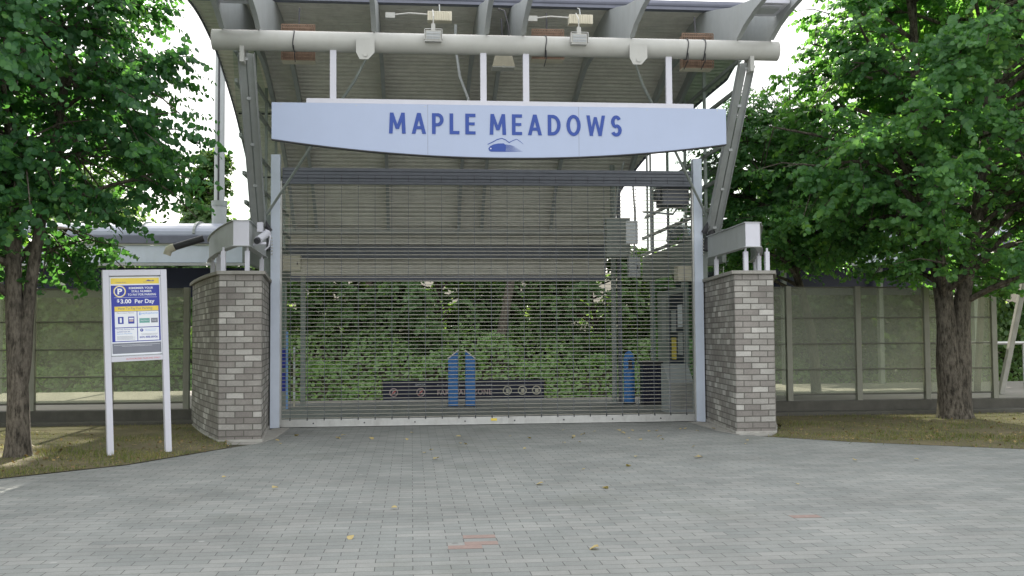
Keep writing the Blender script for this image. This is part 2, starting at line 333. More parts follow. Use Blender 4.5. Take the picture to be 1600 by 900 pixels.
# odd reddish pavers let into the forecourt, on the paver grid
for i, (cx, cy) in enumerate([(-.72,-9.54),(-.72,-9.78),(-.84,-9.90),(1.92,-9.06)]):
    row = round((cy-.06)/.12); off = 0 if row % 2 == 0 else .12
    x0 = round((cx-.12-off)/.24)*.24+off
    q = MB().box(x0+.003, x0+.237, row*.12+.003, row*.12+.117, .0, .0065).build('red_paver', PAVRED)
    tag(q, ['faded red paver set in the grey forecourt, rearmost of three close together', 'faded red paver in the middle of the cluster of three in the grey forecourt',
            'faded red paver nearest the camera in the cluster of three', 'single faint red paver alone in the forecourt to the right'][i], 'paver', 'odd red pavers in the forecourt')
s_ = MB().box(-4.9,4.9,6.5,7.22,-.5,.006); struct(s_.build('platform_edge', SLAB))
for sx in (-1,1):
    a, b = sorted((sx*4.95, sx*30)); struct(MB().box(a,b,1.1,7.22,-.3,.27).build('platform', SLAB, bevel=.01))
for x in (8.3, 9.75): struct(MB().box(-40,40,x-.035,x+.035,-.9,-.76).build('rail', DARK))
struct(MB().box(-40,40,7.5,11,-.96,-.9).build('track_bed', CURB))
# kerbs under the fences
for sx, nm in ((-1,'left'),(1,'right')):
    a, b = (5.0,10.15) if sx > 0 else (-30,-4.95)
    k = MB().box(a,b,.92,1.098,-.05,.262)
    struct(k.build('kerb', CURB, bevel=.012)); struct(MB().box(a,b,.55,.915,-.05,.09).build('kerb_footing', CURB, bevel=.01))
struct(MB().box(10.4,16,1.2,1.5,-.05,.3).build('kerb', CONC, bevel=.012))
# lawns
def lawn(poly, name):
    bmv = [(x,y,z) for x,y,z in poly]; o = MB().add(bmv, [tuple(range(len(bmv)))]).build(name, GRASSM, fixn=False); return struct(o)
LR = [(4.02,-2.35,.02),(3.78,-2.75,.006),(4.62,-3.65,.006),(6.37,-4.84,.006),(9.4,-6.28,.006),(30,-11.95,.0),(30,.92,.05),(4.6,.92,.03),(4.6,-1)]
LR = [(a[0],a[1],(a+(.02,))[2]) if len(a)==2 else a for a in LR]
LL = [(-30,.92,.05),(-30,-13.9,0),(-12,-8.95,.004),(-8,-7.25,.006),(-5.62,-5.7,.006),(-4.62,-4.7,.006),(-3.78,-3.02,.006),(-3.9,-2.35,.02),(-4.5,-1,.03),(-4.8,.92,.04)]
lawn(LR, 'lawn'); lawn(LL, 'lawn')
def inpoly(x, y, P):
    c = np.zeros(len(x), bool); j = len(P)-1
    for i in range(len(P)):
        xi, yi, xj, yj = P[i][0], P[i][1], P[j][0], P[j][1]
        c ^= ((yi > y) != (yj > y)) & (x < (xj-xi)*(y-yi)/(yj-yi+1e-12)+xi); j = i
    return c
def grass(P, x0, x1, y0, y1, N, name, label):
    x = np.random.uniform(x0,x1,N); y = np.random.uniform(y0,y1,N)
    jit = np.random.normal(0,.075,N); k = inpoly(x+jit, y+jit, P)
    clump = np.sin(x*2.1+np.sin(y*1.7)*2)+np.sin(y*3.3+x)+np.random.uniform(-1.2,1.2,N); k &= clump > -.9
    x, y = x[k], y[k]; m = len(x)
    h = np.random.uniform(.015,.05,m)*(1+.5*(clump[k]>1)); a = np.random.uniform(0,6.28,m); wv = np.random.uniform(.003,.007,m)
    lx = np.random.normal(0,.02,m); ly = np.random.normal(0,.02,m)
    dx, dy = np.cos(a)*wv, np.sin(a)*wv; z0 = np.full(m, .008)
    V = np.stack([np.stack([x-dx,y-dy,z0],1), np.stack([x+dx,y+dy,z0],1), np.stack([x+lx,y+ly,z0+h],1)],1).reshape(-1,3)
    me = bpy.data.meshes.new(name); me.from_pydata(V.tolist(), [], np.arange(3*m).reshape(-1,3).tolist()); me.materials.append(BLADE)
    o = bpy.data.objects.new(name, me); C.objects.link(o); tag(o, label, 'grass', kind='stuff')
grass(LR, 3.7, 12, -7, .95, 45000, 'grass', 'short dry grass beside the right brick pier and under the right tree')
grass(LL, -10, -3.7, -9, .95, 60000, 'grass', 'short dry grass round the parking sign and the left tree')

# concrete strips at the pier feet
for sx, lab in ((-1,'pale concrete pad round the foot of the left brick pier'),(1,'pale concrete pad round the foot of the right brick pier')):
    poly = [(sx*3.30,-.1),(sx*3.30,-1.7),(sx*3.42,-2.46),(sx*4.02,-2.46),(sx*4.06,-2.30),(sx*3.5,-.1)]
    struct(MB().prism(poly,'z',-.05,.012).build('concrete_pad', CONC))

# ------------------------------------------------------------------ brick piers
def offset_poly(pl, d):
    out_ = []
    n = len(pl)
    cx = sum(p[0] for p in pl)/n; cy = sum(p[1] for p in pl)/n
    for i in range(n):
        p0, p1, p2 = Vector(pl[i-1]), Vector(pl[i]), Vector(pl[(i+1)%n])
        e1, e2 = (p1-p0).normalized(), (p2-p1).normalized()
        n1, n2 = Vector((e1.y,-e1.x)), Vector((e2.y,-e2.x)); 
        if n1.dot(p1-Vector((cx,cy))) < 0 and n2.dot(p1-Vector((cx,cy))) < 0: n1, n2 = -n1, -n2
        b = (n1+n2).normalized(); out_.append(tuple(p1 + b*d/max(.5,b.dot(n1))))
    return out_
OUT = [(4.02,-2.30),(4.19,-1.85),(4.375,-1.35),(4.575,-.75),(4.78,-.1),(4.95,.5),(5.05,.88)]
def pier(sx, lab):
    poly = [(sx*3.70,.75)] + [(sx*3.64,-.10)] + [(sx*3.43,-2.30)] + [(sx*x,y) for x,y in OUT]
    root = thing('brick_pier', (sx*3.9,-1,0), lab, 'brick pier', 'brick piers beside the gate')
    P = [(x-sx*3.9, y+1) for x,y in poly]
    # brickwork with running UVs
    n = len(P); H = 2.362; me = bpy.data.meshes.new('brickwork'); V = []; F = []; U = []
    s = 0
    start = {2: 0}
    for i in range(n):
        a, b = Vector(P[i]), Vector(P[(i+1)%n]); L = (b-a).length
        if i == 2: s = 0.0
        o = len(V); V += [(*a,-.05),(*b,-.05),(*b,H),(*a,H)]; F.append((o,o+1,o+2,o+3)); U += [(s,-.05),(s+L,-.05),(s+L,H),(s,H)]; s += L
    o = len(V); V += [(x,y,H) for x,y in P]; F.append(tuple(range(o,o+n))); U += [(x,y) for x,y in P]
    me.from_pydata(V, [], F); uvl = me.uv_layers.new(name='UVMap')
    for i, lp in enumerate(me.loops): uvl.data[i].uv = U[lp.vertex_index]
    me.materials.append(BRICK); ob = bpy.data.objects.new('brickwork', me); C.objects.link(ob); ob.parent = root
    cp = offset_poly(P, .045); MB().prism(cp,'z',H+.001,H+.052).build('cap', CAP, root, bevel=.006)
    ft = offset_poly(P, .018); MB().prism(ft,'z',-.05,.045).build('footing', CONC, root, bevel=.01)
    return root
pier(-1, 'grey brick pier with a curved outer side, beside the parking sign'); pier(1, 'grey brick pier standing next to the right fence and tree')

# channel beams on little posts above the piers
def chan(sx, lab):
    root = thing('channel_beam', (sx*3.8,-1,2.41), lab, 'steel beam', 'steel beams over the piers')
    path = [(3.68,-.15),(3.63,-2.28),(3.83,-2.28),(4.00,-1.85),(4.18,-1.35),(4.37,-.75),(4.56,-.1),(4.70,.5),(4.78,.9)]
    P = [(sx*(x-3.8), y+1) for x,y in path]; z0, z1 = .36, .72
    wb = MB()
    for a, b in zip(P[:-1], P[1:]):
        wb.beam((*a,(z0+z1)/2), (*b,(z0+z1)/2), .012, z1-z0)
    wb.build('web', STEEL, root)
    for nm, z in (('bottom_flange', z0), ('top_flange', z1)):
        f = MB(); o = offset_poly(P+[(sx*-.2+0,1.6)], .035)[:len(P)]; i_ = offset_poly(P+[(sx*-.2+0,1.6)], -.07)[:len(P)]
        V = [(x,y,z+dz) for dz in (-.006,.006) for x,y in o] + [(x,y,z+dz) for dz in (-.006,.006) for x,y in i_]; m = len(P)
        F = []
        for k in range(m-1):
            F += [(k,k+1,2*m+k+1,2*m+k), (m+k,3*m+k,3*m+k+1,m+k+1), (k,m+k,m+k+1,k+1), (2*m+k,2*m+k+1,3*m+k+1,3*m+k)]
        f.add(V,F).build(nm, STEEL, root)
    fp = MB().box(min(sx*-.185,sx*.035), max(sx*-.185,sx*.035), -1.302, -1.288, z0-.004, z1+.01); fp.build('end_plate', WHITE, root, bevel=.002)
    bl = MB()
    for k in range(6): bl.tube([(sx*-.215,.78,z0+.05+k*.052),(sx*-.235,.78,z0+.05+k*.052)], .014, 6)
    bl.build('bolts', ALU, root)
    for (x, y) in ((3.68,-.6),(3.66,-2.15),(4.0,-2.12),(4.14,-1.35),(4.28,-.95),(4.55,0)):
        q = MB(); X, Y = sx*(x-3.8), y+1
        q.box(X-.032,X+.032,Y-.032,Y+.032,0.004,.30); q.box(X-.014,X+.014,Y-.014,Y+.014,.30,z0-.006)
        q.build('post', WHITE, root, bevel=.003)
    return root
chan(-1, 'curved grey steel beam on short white posts over the left brick pier'); chan(1, 'grey steel beam on short white posts over the right brick pier')

# ------------------------------------------------------------------ canopy
can = thing('gate_canopy', (0,0,0), 'curved corrugated metal canopy on ribs and a big pale pipe over the station gate', 'canopy')
VP = [(-.8,6.80),(-.2,6.82),(.5,6.78),(1.63,6.62),(2.41,6.39),(3.3,6.08),(4.09,5.74),(5.0,5.28),(5.81,4.76),(6.5,4.12),(7.0,3.48),(7.35,2.85)]
def catmull(P, k=8):
    out_ = []
    for i in range(len(P)-1):
        p0 = np.array(P[max(i-1,0)]); p1 = np.array(P[i]); p2 = np.array(P[i+1]); p3 = np.array(P[min(i+2,len(P)-1)])
        for t in np.linspace(0,1,k,endpoint=False):
            out_.append(tuple(.5*((2*p1)+(-p0+p2)*t+(2*p0-5*p1+4*p2-p3)*t*t+(-p0+3*p1-3*p2+p3)*t**3)))
    out_.append(P[-1]); return out_
VC = catmull(VP, 8)
# corrugated soffit: arc-length resample with a trapezoid wave
def resample(P, ds):
    P = [np.array(p) for p in P]; o = [P[0]]; acc = 0; res = [P[0]]
    L = np.cumsum([0]+[np.linalg.norm(b-a) for a,b in zip(P[:-1],P[1:])])
    for s in np.arange(ds, L[-1], ds):
        i = np.searchsorted(L, s)-1; t = (s-L[i])/(L[i+1]-L[i]); res.append(P[i]*(1-t)+P[i+1]*t)
    return res
rs = resample(VC, .0325); nn = len(rs); low = []; XE = 4.8
for i, q in enumerate(rs):
    a = rs[max(i-1,0)]; b = rs[min(i+1,nn-1)]; d = (b-a)/np.linalg.norm(b-a); nrm = np.array((-d[1], d[0]))
    ph = i % 4; low.append(q + nrm*(.0 if ph in (0,1) else .022))
upp = [q + np.array((0,.07)) for q in rs]
def xr(y): return float(np.interp(y, [2.2,3.6,5.0,5.8,7.4], [4.8,4.25,3.7,3.4,3.3]))
V = [(-XE,*q) for q in low] + [(xr(q[0]),*q) for q in low]
MB().add(V, [(i,i+1,nn+i+1,nn+i) for i in range(nn-1)]).build('soffit', SOFFIT, can, fixn=False)
V = [(-XE,*q) for q in upp] + [(xr(q[0]),*q) for q in upp]
MB().add(V, [(i,i+1,nn+i+1,nn+i) for i in range(nn-1)]).build('roof', ROOFT, can, smooth=True, fixn=False)
for sx in (-1,1):      # verge trims
    pl = [(q[0],q[1]-.035) for q in VC] + [(q[0],q[1]+.09) for q in VC[::-1]]
    if sx < 0: MB().prism(pl,'x',-XE-.02,-XE-.002).build('verge_trim', FASC, can)
    else:
        nq = len(VC); V = [(xr(q[0])+d,q[0],q[1]+e) for d in (.002,.02) for e in (-.035,.09) for q in VC]; F = []
        for k in range(nq-1):
            for a, b in ((0,nq),(nq,3*nq),(3*nq,2*nq),(2*nq,0)): F.append((a+k,a+k+1,b+k+1,b+k))
        MB().add(V,F).build('verge_trim', FASC, can)
MB().box(-XE-.02,XE+.02,-.93,-.802,6.77,6.92).tube([(-XE-.05,-.9,6.86),(XE+.05,-.9,6.86)],.055,12).build('front_edge', FASC, can)
MB().box(-XE,3.3,7.33,7.41,2.79,2.93).build('rear_edge', FASC, can)
# joints across the soffit
jb = MB()
for yy in (.9, 3.6, 5.5):
    z = np.interp(yy, [q[0] for q in VC], [q[1] for q in VC]); jb.box(-XE+.05,xr(yy)-.05,yy-.014,yy+.014,z-.03,z-.006)
jb.build('soffit_joint', DARK, can)
# ribs
vy = [q[0] for q in VC]; vz = [q[1] for q in VC]
RX = [-3.97,-3.47,-1.85,-.24,.29,1.89,3.49,3.99]
top = [(q[0],q[1]-.004) for q in VC if q[0] < 6.6][::-1]
lowr = [(-2.36,5.80),(-2.0,5.90),(-1.5,6.08),(-.8,6.28),(0,6.42),(.8,6.44)]
for yq in np.arange(1.4,6.6,.3): lowr.append((float(yq), float(np.interp(yq,vy,vz))-.235))
nose = [(-.81,6.77),(-1.5,6.60),(-2.2,6.40),(-3.2,6.2),(-4.5,6.12)]
under = [(-4.5,6.11),(-3.9,6.07),(-3.3,6.02),(-2.85,5.94),(-2.52,5.83)]
poly = top + nose + under + lowr
def cut(pl, ymax): return [q for q in pl if q[0] < ymax]
for x in RX:
    ym = 9 if x < 3.3 else (5.4 if x < 3.8 else 3.9)
    rb_ = MB().prism(cut(top,ym)+nose+under+cut(lowr,ym),'x',x-.012,x+.012).build('rib', STEEL, can); fl = MB()
    for a, b in zip(under[:-1], under[1:]): fl.beam((x,a[0],a[1]-.006),(x,b[0],b[1]-.006), .07, .010)
    fl.build('front_flange', STEEL, rb_); fl = MB()
    for a, b in zip(cut(lowr,ym)[1:-1], cut(lowr,ym)[2:]): fl.beam((x,a[0],a[1]-.006),(x,b[0],b[1]-.006), .07, .010)
    fl.build('lower_flange', STEEL, rb_)
MB().tube([(-4.12,-2.4,5.69),(4.12,-2.4,5.69)], .145, 32).build('pipe_beam', PIPE, can, smooth=True)
MB().tube([(-4.5,6.55,3.90),(3.35,6.55,3.90)], .085, 18).build('rear_pipe', PIPE, can, smooth=True)
MB().box(-4.4,3.3,6.85,7.0,3.3,3.6).build('rear_beam', SHUT, can, bevel=.01)
# struts: two channels with a gap, leaning forward from the pier heads to the pipe
for sx in (-1,1):
    st = MB().beam((sx*3.81,.02,3.22),(sx*3.66,-2.34,5.56), .016, .05, (1,0,0)).build('strut', STEEL_D, can)
    for o in (-.058,.058):
        q = MB(); q.beam((sx*3.81+o,-.04,3.22),(sx*3.66+o,-2.40,5.50), .10, .012, (0,1,0)); 
        q.beam((sx*3.81+o*1.85,-.0,3.22),(sx*3.66+o*1.85,-2.36,5.50), .012, .12, (0,1,0)); q.build('channel', STEEL, st)
    q = MB()
    for t in (.03,.28,.52,.77,.97):
        c = Vector((sx*3.81,-.06,3.22)).lerp(Vector((sx*3.66,-2.42,5.50)), t); q.box(c.x-.03,c.x+.03,c.y-.012,c.y,c.z-.02,c.z+.02)
        for o in (-.1,.1): q.tube([(c.x+o,c.y-.02,c.z+.06),(c.x+o,c.y,c.z+.06)], .013, 6)
    q.build('bolts', STEEL, st)
    MB().prism([(sx*3.73,-2.30),(sx*3.67,-2.30),(sx*3.67,-2.5),(sx*3.73,-2.5)],'z',5.36,5.60).build('hanger_plate', PIPE, can)
    # pier head leg and node
    MB().box(min(sx*3.62,sx*3.74),max(sx*3.62,sx*3.74),.1,.22,0,3.5).build('leg', STEEL_D, can, bevel=.004)
    nd = MB().tube([(sx*3.80,-.02,3.30),(sx*3.68,-.02,2.9)], .07, 10); nd.tube([(sx*3.76,-.12,3.42),(sx*3.62,-.1,3.2)], .045, 8); nd.build('foot_node', DARK, can, smooth=True)
    # tie rod and lug
    MB().tube([(sx*1.97,-2.38,5.46),(sx*2.14,-2.1,5.22),(sx*3.72,-.08,3.42)], [.016,.022,.022], 8).build('tie_rod', STEEL_D, can)
    lg = MB().prism([(sx*1.97-.13,5.70),(sx*1.97+.13,5.70),(sx*1.97+.13,5.50),(sx*1.97+.04,5.40),(sx*1.97-.08,5.40),(sx*1.97-.13,5.5)],'y',-2.585,-2.562)
    lg.tube([(sx*1.97,-2.60,5.47),(sx*1.97,-2.55,5.47)], .035, 10); lg.build('lug', PIPE, can)
    # glazed side wall under the vault
    x = sx*4.08
    fr = MB()
    for (ya, za, yb, zb) in ((-.8,6.0,3.3,6.0),(-.7,5.54,4.3,5.54),(-.25,4.76,5.6,4.76),(.1,4.2,6.2,4.2),(.3,3.74,6.5,3.74),(.4,3.38,6.6,3.36)):
        fr.beam((x,ya,za),(x,yb,zb), .05, .06)
    for yy in (1.3,2.7,4.1,5.5):
        fr.beam((x,yy,3.3),(x,yy,min(float(np.interp(yy,vy,vz))-.05, 9 if sx < 0 or yy < 3.9 else 5.5-.35*(yy-4.1))), .05, .05, (0,1,0))
    fr.build('glazing_bar', STEEL_D, can)
    gp = [(.4,3.3),(6.55,3.34)] + [(q[0],q[1]-.02) for q in VC if -.6 < q[0] < (6.5 if sx < 0 else 3.9)][::-1] + [(-.9,6.1)]
    if sx > 0: gp = [(.4,3.3),(6.55,3.34),(6.5,4.8),(4.2,5.6)] + gp[2:]
    MB().add([(x+sx*.03,a,b) for a,b in gp], [tuple(range(len(gp)))]).build('glazing', GLASS, can, fixn=False)
    # solid sill panel and lower side wall frame
    MB().box(min(x-.04,x+.04),max(x-.04,x+.04),.24,6.4,2.72,3.30).build('sill_beam', STEEL_D, can, bevel=.01)
    for yy in (2.9,5.6): MB().box(x-.05,x+.05,yy-.05,yy+.05,0,2.72).build('side_post', STEEL_D, can)
    if sx > 0:
        MB().tube([(3.05,4.9,0),(3.05,4.9,5.2)], .055, 12).build('column', STEEL_D, can, smooth=True)
        MB().box(3.17,3.25,5.0,5.1,0,5.0).build('column', SHUT, can)
    wg = MB(); wg.box(x-.006,x+.006,.3,5.55,.35,2.66); wg.build('side_glass', GLASS, can)
MB().box(-3.66,-3.56,4.9,5.0,0,2.78).build('column', STEEL_D, can)
# cable loops around the pipe
for x in (-2.98,2.72,2.98,.62):
    lo = MB()
    lo.tube([(x+.01*math.sin(k), -2.4-.155*math.cos(k*math.pi/8), 5.69+.155*math.sin(k*math.pi/8)) for k in range(-6,9)], .008, 5)
    lo.tube([(x,-2.53,5.60),(x+.01,-2.5,5.50),(x,-2.3,5.42)], .007, 5); lo.build('cable_loop', DARK, can)
MB().tube([(-.02,-1.95,6.38),(.06,-2.1,6.3),(.1,-2.3,6.0),(.1,-2.38,5.84)], .010, 6).build('cable', DARK, can)

cd = MB(); cd.tube([(-.62,-1.0,6.42),(-.62,-.9,6.1),(-.55,-.9,5.6),(-.42,-.9,5.25),(-.42,-.9,4.9)], .022, 8); cd.build('conduit', STEEL, can)
# small diffuser battens between the outer rib pairs
for sx in (-1,1):
    q = MB(); a, b = sorted((sx*3.50, sx*3.96)); q.box(a,b,-3.35,-2.75,6.10,6.16); q.box(a+.06,b-.06,-3.28,-2.85,6.08,6.098)
    q.build('light_tray', WHITE, can, bevel=.004)
    q = MB().box(a+.09,b-.09,-3.2,-2.95,6.07,6.079); q.build('diffuser', KIOSK, can)

# ------------------------------------------------------------------ station sign
sg = thing('station_sign', (0,-2.5,4.5), 'long pale station sign with a bowed lower edge, hung from the canopy pipe', 'station sign')
W = 3.28; pts = [(-W,.28),(W,.28),(W,-.24)]
for k in range(1,24):
    t = 1-2*k/24; pts.append((W*t, -.24-.235*(1-t*t)))
pts.append((-W,-.24))
MB().prism(pts,'y',-.02,.04).build('panel', SIGNW, sg, bevel=.004)
for x in (-1.09, 1.09): MB().box(x-.002,x+.002,-.0212,-.0203,-.44,.278).build('seam', PGREY, sg)
for x in (-3.15,-2.1,-1.13,1.13,2.1,3.15): MB().tube([(x,-.0235,.25),(x,-.0203,.25)], .008, 8).build('screw', ALU, sg)
q = MB()
for a, b in zip(pts[2:-1]+[pts[-1]], pts[3:]): q.beam((a[0],.02,a[1]-.008),(b[0],.02,b[1]-.008), .1, .012)
q.build('edge_trim', DARK, sg)
MB().box(-2.80,2.80,-.005,.06,.283,.35).build('top_rail', WHITE, sg, bevel=.003)
for x in (-2.43,-.285,.335,2.45): MB().box(x-.045,x+.045,.04,.10,.352,1.08).build('hanger', WHITE, sg, bevel=.004)
def glyph(ch):
    t = .185
    def para(x0, y0, x1, y1, w_=t): return [(x0,y0),(x0+w_,y0),(x1+w_,y1),(x1,y1)]
    def bx_(x0, y0, x1, y1): return [(x0,y0),(x1,y0),(x1,y1),(x0,y1)]
    def ring(cx, cy, rx, ry, a0, a1, w_=t, n=18):
        A = np.linspace(a0, a1, n); o = [(cx+rx*math.cos(a), cy+ry*math.sin(a)) for a in A]; i = [(cx+(rx-w_)*math.cos(a), cy+(ry-w_*.88)*math.sin(a)) for a in A]
        return [[o[k],o[k+1],i[k+1],i[k]] for k in range(n-1)]
    pi = math.pi
    if ch == 'M': return [para(0,0,.05,1), para(.66,0,.61,1), para(.05,1,.34,.22,.17), para(.625,1,.335,.22,.17)], .845
    if ch == 'A': return [para(0,0,.27,1), para(.54,0,.27,1), bx_(.16,.22,.57,.37)], .725
    if ch == 'L': return [bx_(0,0,t,1), bx_(t,0,.50,.16)], .50
    if ch == 'E': return [bx_(0,0,t,1), bx_(t,0,.52,.15), bx_(t,.84,.52,1), bx_(t,.44,.48,.58)], .52
    if ch == 'P': return [bx_(0,0,t,1), bx_(t,.85,.30,1), bx_(t,.37,.30,.52)] + ring(.29,.685,.30,.315,-pi/2,pi/2), .59
    if ch == 'D': return [bx_(0,0,t,1), bx_(t,.84,.26,1), bx_(t,0,.26,.16)] + ring(.25,.5,.42,.5,-pi/2,pi/2), .67
    if ch == 'O': return ring(.37,.5,.37,.515,0,2*pi,t,34), .74
    if ch == 'W': return [para(0,1,.17,0,.175), para(.39,.92,.17,0,.15), para(.39,.92,.63,0,.15), para(.80,1,.615,0,.175)], .975
    if ch == 'S': return ring(.28,.70,.27,.315,.14*pi,1.5*pi) + ring(.28,.285,.29,.30,-.86*pi,.5*pi), .57
letters = []; cur = 0
for ch in 'MAPLE MEADOWS':
    if ch == ' ': cur += .42; continue
    P_, w_ = glyph(ch); letters += [(cur, P_)]; cur += w_+.30
cur -= .30; k_ = 3.36/cur; lm = MB()
for x_, P_ in letters:
    for n_, q_ in enumerate(P_):
        y_ = -.027-.0007*(n_ % 5); V_ = [(-1.64+(x_+a)*k_, y_, -.145+b*.30) for a, b in q_]
        lm.add(V_, [tuple(range(len(V_)))])
lm.build('lettering', BLUE, sg, fixn=False)
# emblem: ridge line over a train nose with speed lines
lgm = MB()
def ribbon(pl, wd):
    for a, b in zip(pl[:-1], pl[1:]): lgm.beam((a[0],-.024,a[1]),(b[0],-.024,b[1]), .004, wd, (0,0,1)) 
def rb(P, wds, y=-.0235):
    V = []; 
    for (x,z), w_ in zip(P, wds): V += [(x,y,z+w_/2),(x,y,z-w_/2)]
    lgm.add(V, [(2*i,2*i+1,2*i+3,2*i+2) for i in range(len(P)-1)])
rb([(-.235,-.285),(-.17,-.255),(-.10,-.215),(-.03,-.195),(.02,-.215),(.075,-.255),(.13,-.225),(.185,-.205),(.23,-.235),(.28,-.275)], [.012,.014,.014,.012,.014,.014,.01,.009,.008,.004])
nosep = [(-.215,-.375),(-.225,-.345),(-.20,-.31),(-.15,-.285),(-.08,-.27),(0,-.268),(.03,-.30),(.02,-.39),(-.19,-.39)]
lgm.add([(x,-.0237,z) for x,z in nosep], [tuple(range(len(nosep)))])
for k in range(6):
    z = -.285-.0195*k; rb([(-.02,z),(.10,z-.006*(5-k)/2),(.16+.022*k,z-.012*(5-k)/2)], [.013,.009,.001])
lgm.build('emblem', BLUE, sg, fixn=False)
MB().disc((-.19,-.0245,-.345),.010,n=10).build('emblem_eye', PWHITE, sg)

# ------------------------------------------------------------------ roller grille gate
gt = thing('roller_grille', (0,0,0), 'closed steel roller grille between two grey posts under the canopy', 'security gate')
for sx in (-1,1):
    x = sx*3.545; MB().box(x-.075,x+.075,-.05,.09,0,4.48).build('post', STEEL_B, gt, bevel=.006)
    MB().box(sx*3.455-.014,sx*3.455+.014,-.03,.05,.02,4.05).build('guide_rail', ALU, gt)
    bt_ = MB()
    for z in np.arange(.15,4.0,.11): bt_.tube([(sx*3.455,-.036,z),(sx*3.455,-.028,z)], .008, 6)
    bt_.build('rivets', ALU, gt)
hd = MB(); 
for k, (z0, z1, yy) in enumerate(((4.215,4.27,0),(4.155,4.21,.008),(4.10,4.15,.0),(4.045,4.095,.012),(4.0,4.04,.0))): hd.box(-3.44,3.44,-.02+yy,.03,z0,z1)
hd.box(-3.44,3.44,.0,.02,4.0,4.27).build('slats', SHUT, gt, bevel=.006)
rods = MB(); 
for k in range(62): 
    z = .155 + k*.0622; rods.tube([(-3.44,0,z),(3.44,0,z)], .0058, 6)
rods.build('rods', GRILLE, gt, smooth=True)
lk = MB()
for k in range(25):
    x = -3.30 + k*.275
    for j in range(62): 
        z = .155+j*.0622; lk.box(x-.0032,x+.0032,-.007,.007,z-.014 if j==0 else z-.031,z+.031)
lk.build('links', SHUT, gt)
sk = MB()
for k in range(25): sk.box(-3.30+k*.275-.003,-3.30+k*.275+.003,-.024,-.02,4.045,4.15)
sk.build('slat_links', DARK, gt)
MB().box(-3.44,3.44,-.022,.022,.012,.135).box(-3.44,3.44,-.03,.03,.012,.03).build('bottom_rail', ALU, gt, bevel=.004)
rv = MB()
for k in range(25):
    x = -3.30+k*.275; rv.tube([(x,-.036,.125),(x,-.0235,.125)],.011,7); rv.box(x-.008,x+.008,-.024,-.0225,.125,.16)
    if k % 3 == 1: rv.tube([(x+.1,-.036,.07),(x+.1,-.0235,.07)],.013,7)
rv.build('bolts', DARK, gt)
MB().box(-.02,.08,-.034,-.0225,.07,.11).build('padlock_plate', YEL, gt, bevel=.003)
MB().box(2.97,3.44,.12,.6,3.70,4.16).box(2.90,2.965,.2,.5,3.8,4.0).build('motor_box', SHUT, gt, bevel=.015)

# ------------------------------------------------------------------ things hanging from the canopy
def floodlight(x, lab):
    t = thing('floodlight', (x,-2.62,5.74), lab, 'floodlight', 'floodlights on the canopy pipe')
    h = MB(); h.box(-.12,.12,-.05,.09,-.075,.075); h.build('housing', PIPE, t, bevel=.012)
    MB().box(-.095,.095,-.056,-.051,-.055,.05).build('lens', KIOSK, t)
    c = MB()
    for z in (-.02,.025): c.box(-.10,.10,-.066,-.060,z-.003,z+.003)
    c.box(-.128,-.121,-.07,.03,-.06,.09); c.box(.121,.128,-.07,.03,-.06,.09); c.box(-.128,.128,-.07,-.062,.083,.09); c.box(-.128,.128,-.07,-.062,-.09,-.083)
    c.build('guard', ALU, t)
    MB().box(-.028,.028,-.01,.045,.078,.18).tube([(0,.02,.17),(.005,.03,.30),(0,.25,.46)],.009,6).build('bracket', PIPE, t)
    return t
floodlight(-1.01, 'wire-guarded floodlight on the pale pipe, the one nearer the left brick pier')
floodlight(1.09, 'wire-guarded floodlight on the pale pipe, the one nearer the right brick pier')
for x, lab in ((-.9,'ribbed cream ballast box under the front soffit above the left floodlight'),(1.22,'ribbed cream ballast box under the front soffit above the right floodlight')):
    t = thing('ballast_box', (x,-2.0,6.22), lab, 'electrical box', 'ballast boxes under the soffit')
    b_ = MB(); b_.box(-.18,.18,-.05,.10,-.07,.07)
    for k in range(9): b_.box(-.15+k*.035,-.135+k*.035,-.062,-.052,-.065,.065)
    b_.build('case', CREAM, t, bevel=.004)
    MB().tube([(-.18,0,.03),(-.45,.02,.05),(-.75,.05,.02)],.012,6).box(-.80,-.66,-.03,.06,-.04,.04).build('conduit', PIPE, t)
    MB().tube([(0,.02,.07),(0,.1,.2),(0,.25,.26)],.01,6).build('hanger', STEEL, t)
for x, lab in ((-2.97,'rusty perforated metal box hanging behind the pipe near the left strut'),(3.02,'rusty perforated metal box hanging behind the pipe near the right strut'),(.72,'small rusty perforated box half hidden behind the middle of the pipe')):
    small = abs(x) < 1; wd = .24
    t = thing('mesh_box', (x,-1.9,5.55 if not small else 5.56), lab, 'metal box', 'rusty perforated boxes behind the pipe')
    b_ = MB(); z1 = .50; z0 = -.02 if not small else .06
    for k in range(15):
        xx = -wd+k*2*wd/14; b_.box(xx-.008,xx+.008,-.11,-.10,z0,z1)
    for k in range(12):
        zz = z0+k*(z1-z0)/11; b_.box(-wd,wd,-.112,-.102,zz-.009,zz+.009)
    b_.build('mesh', RUST, t); MB().box(-wd+.01,wd-.01,-.09,.1,z0,z1-.01).build('body', RUST, t, bevel=.005)
    MB().box(-wd,wd,-.1,.11,z0-.012,z0-.002).build('base', CREAM, t)
    MB().tube([(0,0,z1),(0,.05,.8)],.012,6).build('hanger', DARK, t)
t = thing('loudspeaker', (.05,-1.9,5.58), 'cream trapezoid loudspeaker hanging under the middle of the pipe', 'loudspeaker')
MB().prism([(-.12,.10),(.12,.10),(.17,-.09),(-.17,-.09)],'y',-.12,.1).build('case', CREAM, t, bevel=.01)
MB().box(-.165,.165,-.13,.11,-.11,-.092).tube([(0,-.135,-.1),(0,-.12,-.1)],.02,8).build('rim', PIPE, t)
MB().tube([(0,0,.1),(0,.1,.4),(0,.2,.72)],.014,6).build('hanger', DARK, t)
t = thing('security_camera', (-3.50,-1.9,2.95), 'white security camera and cables at the inner end of the left pier beam', 'camera')
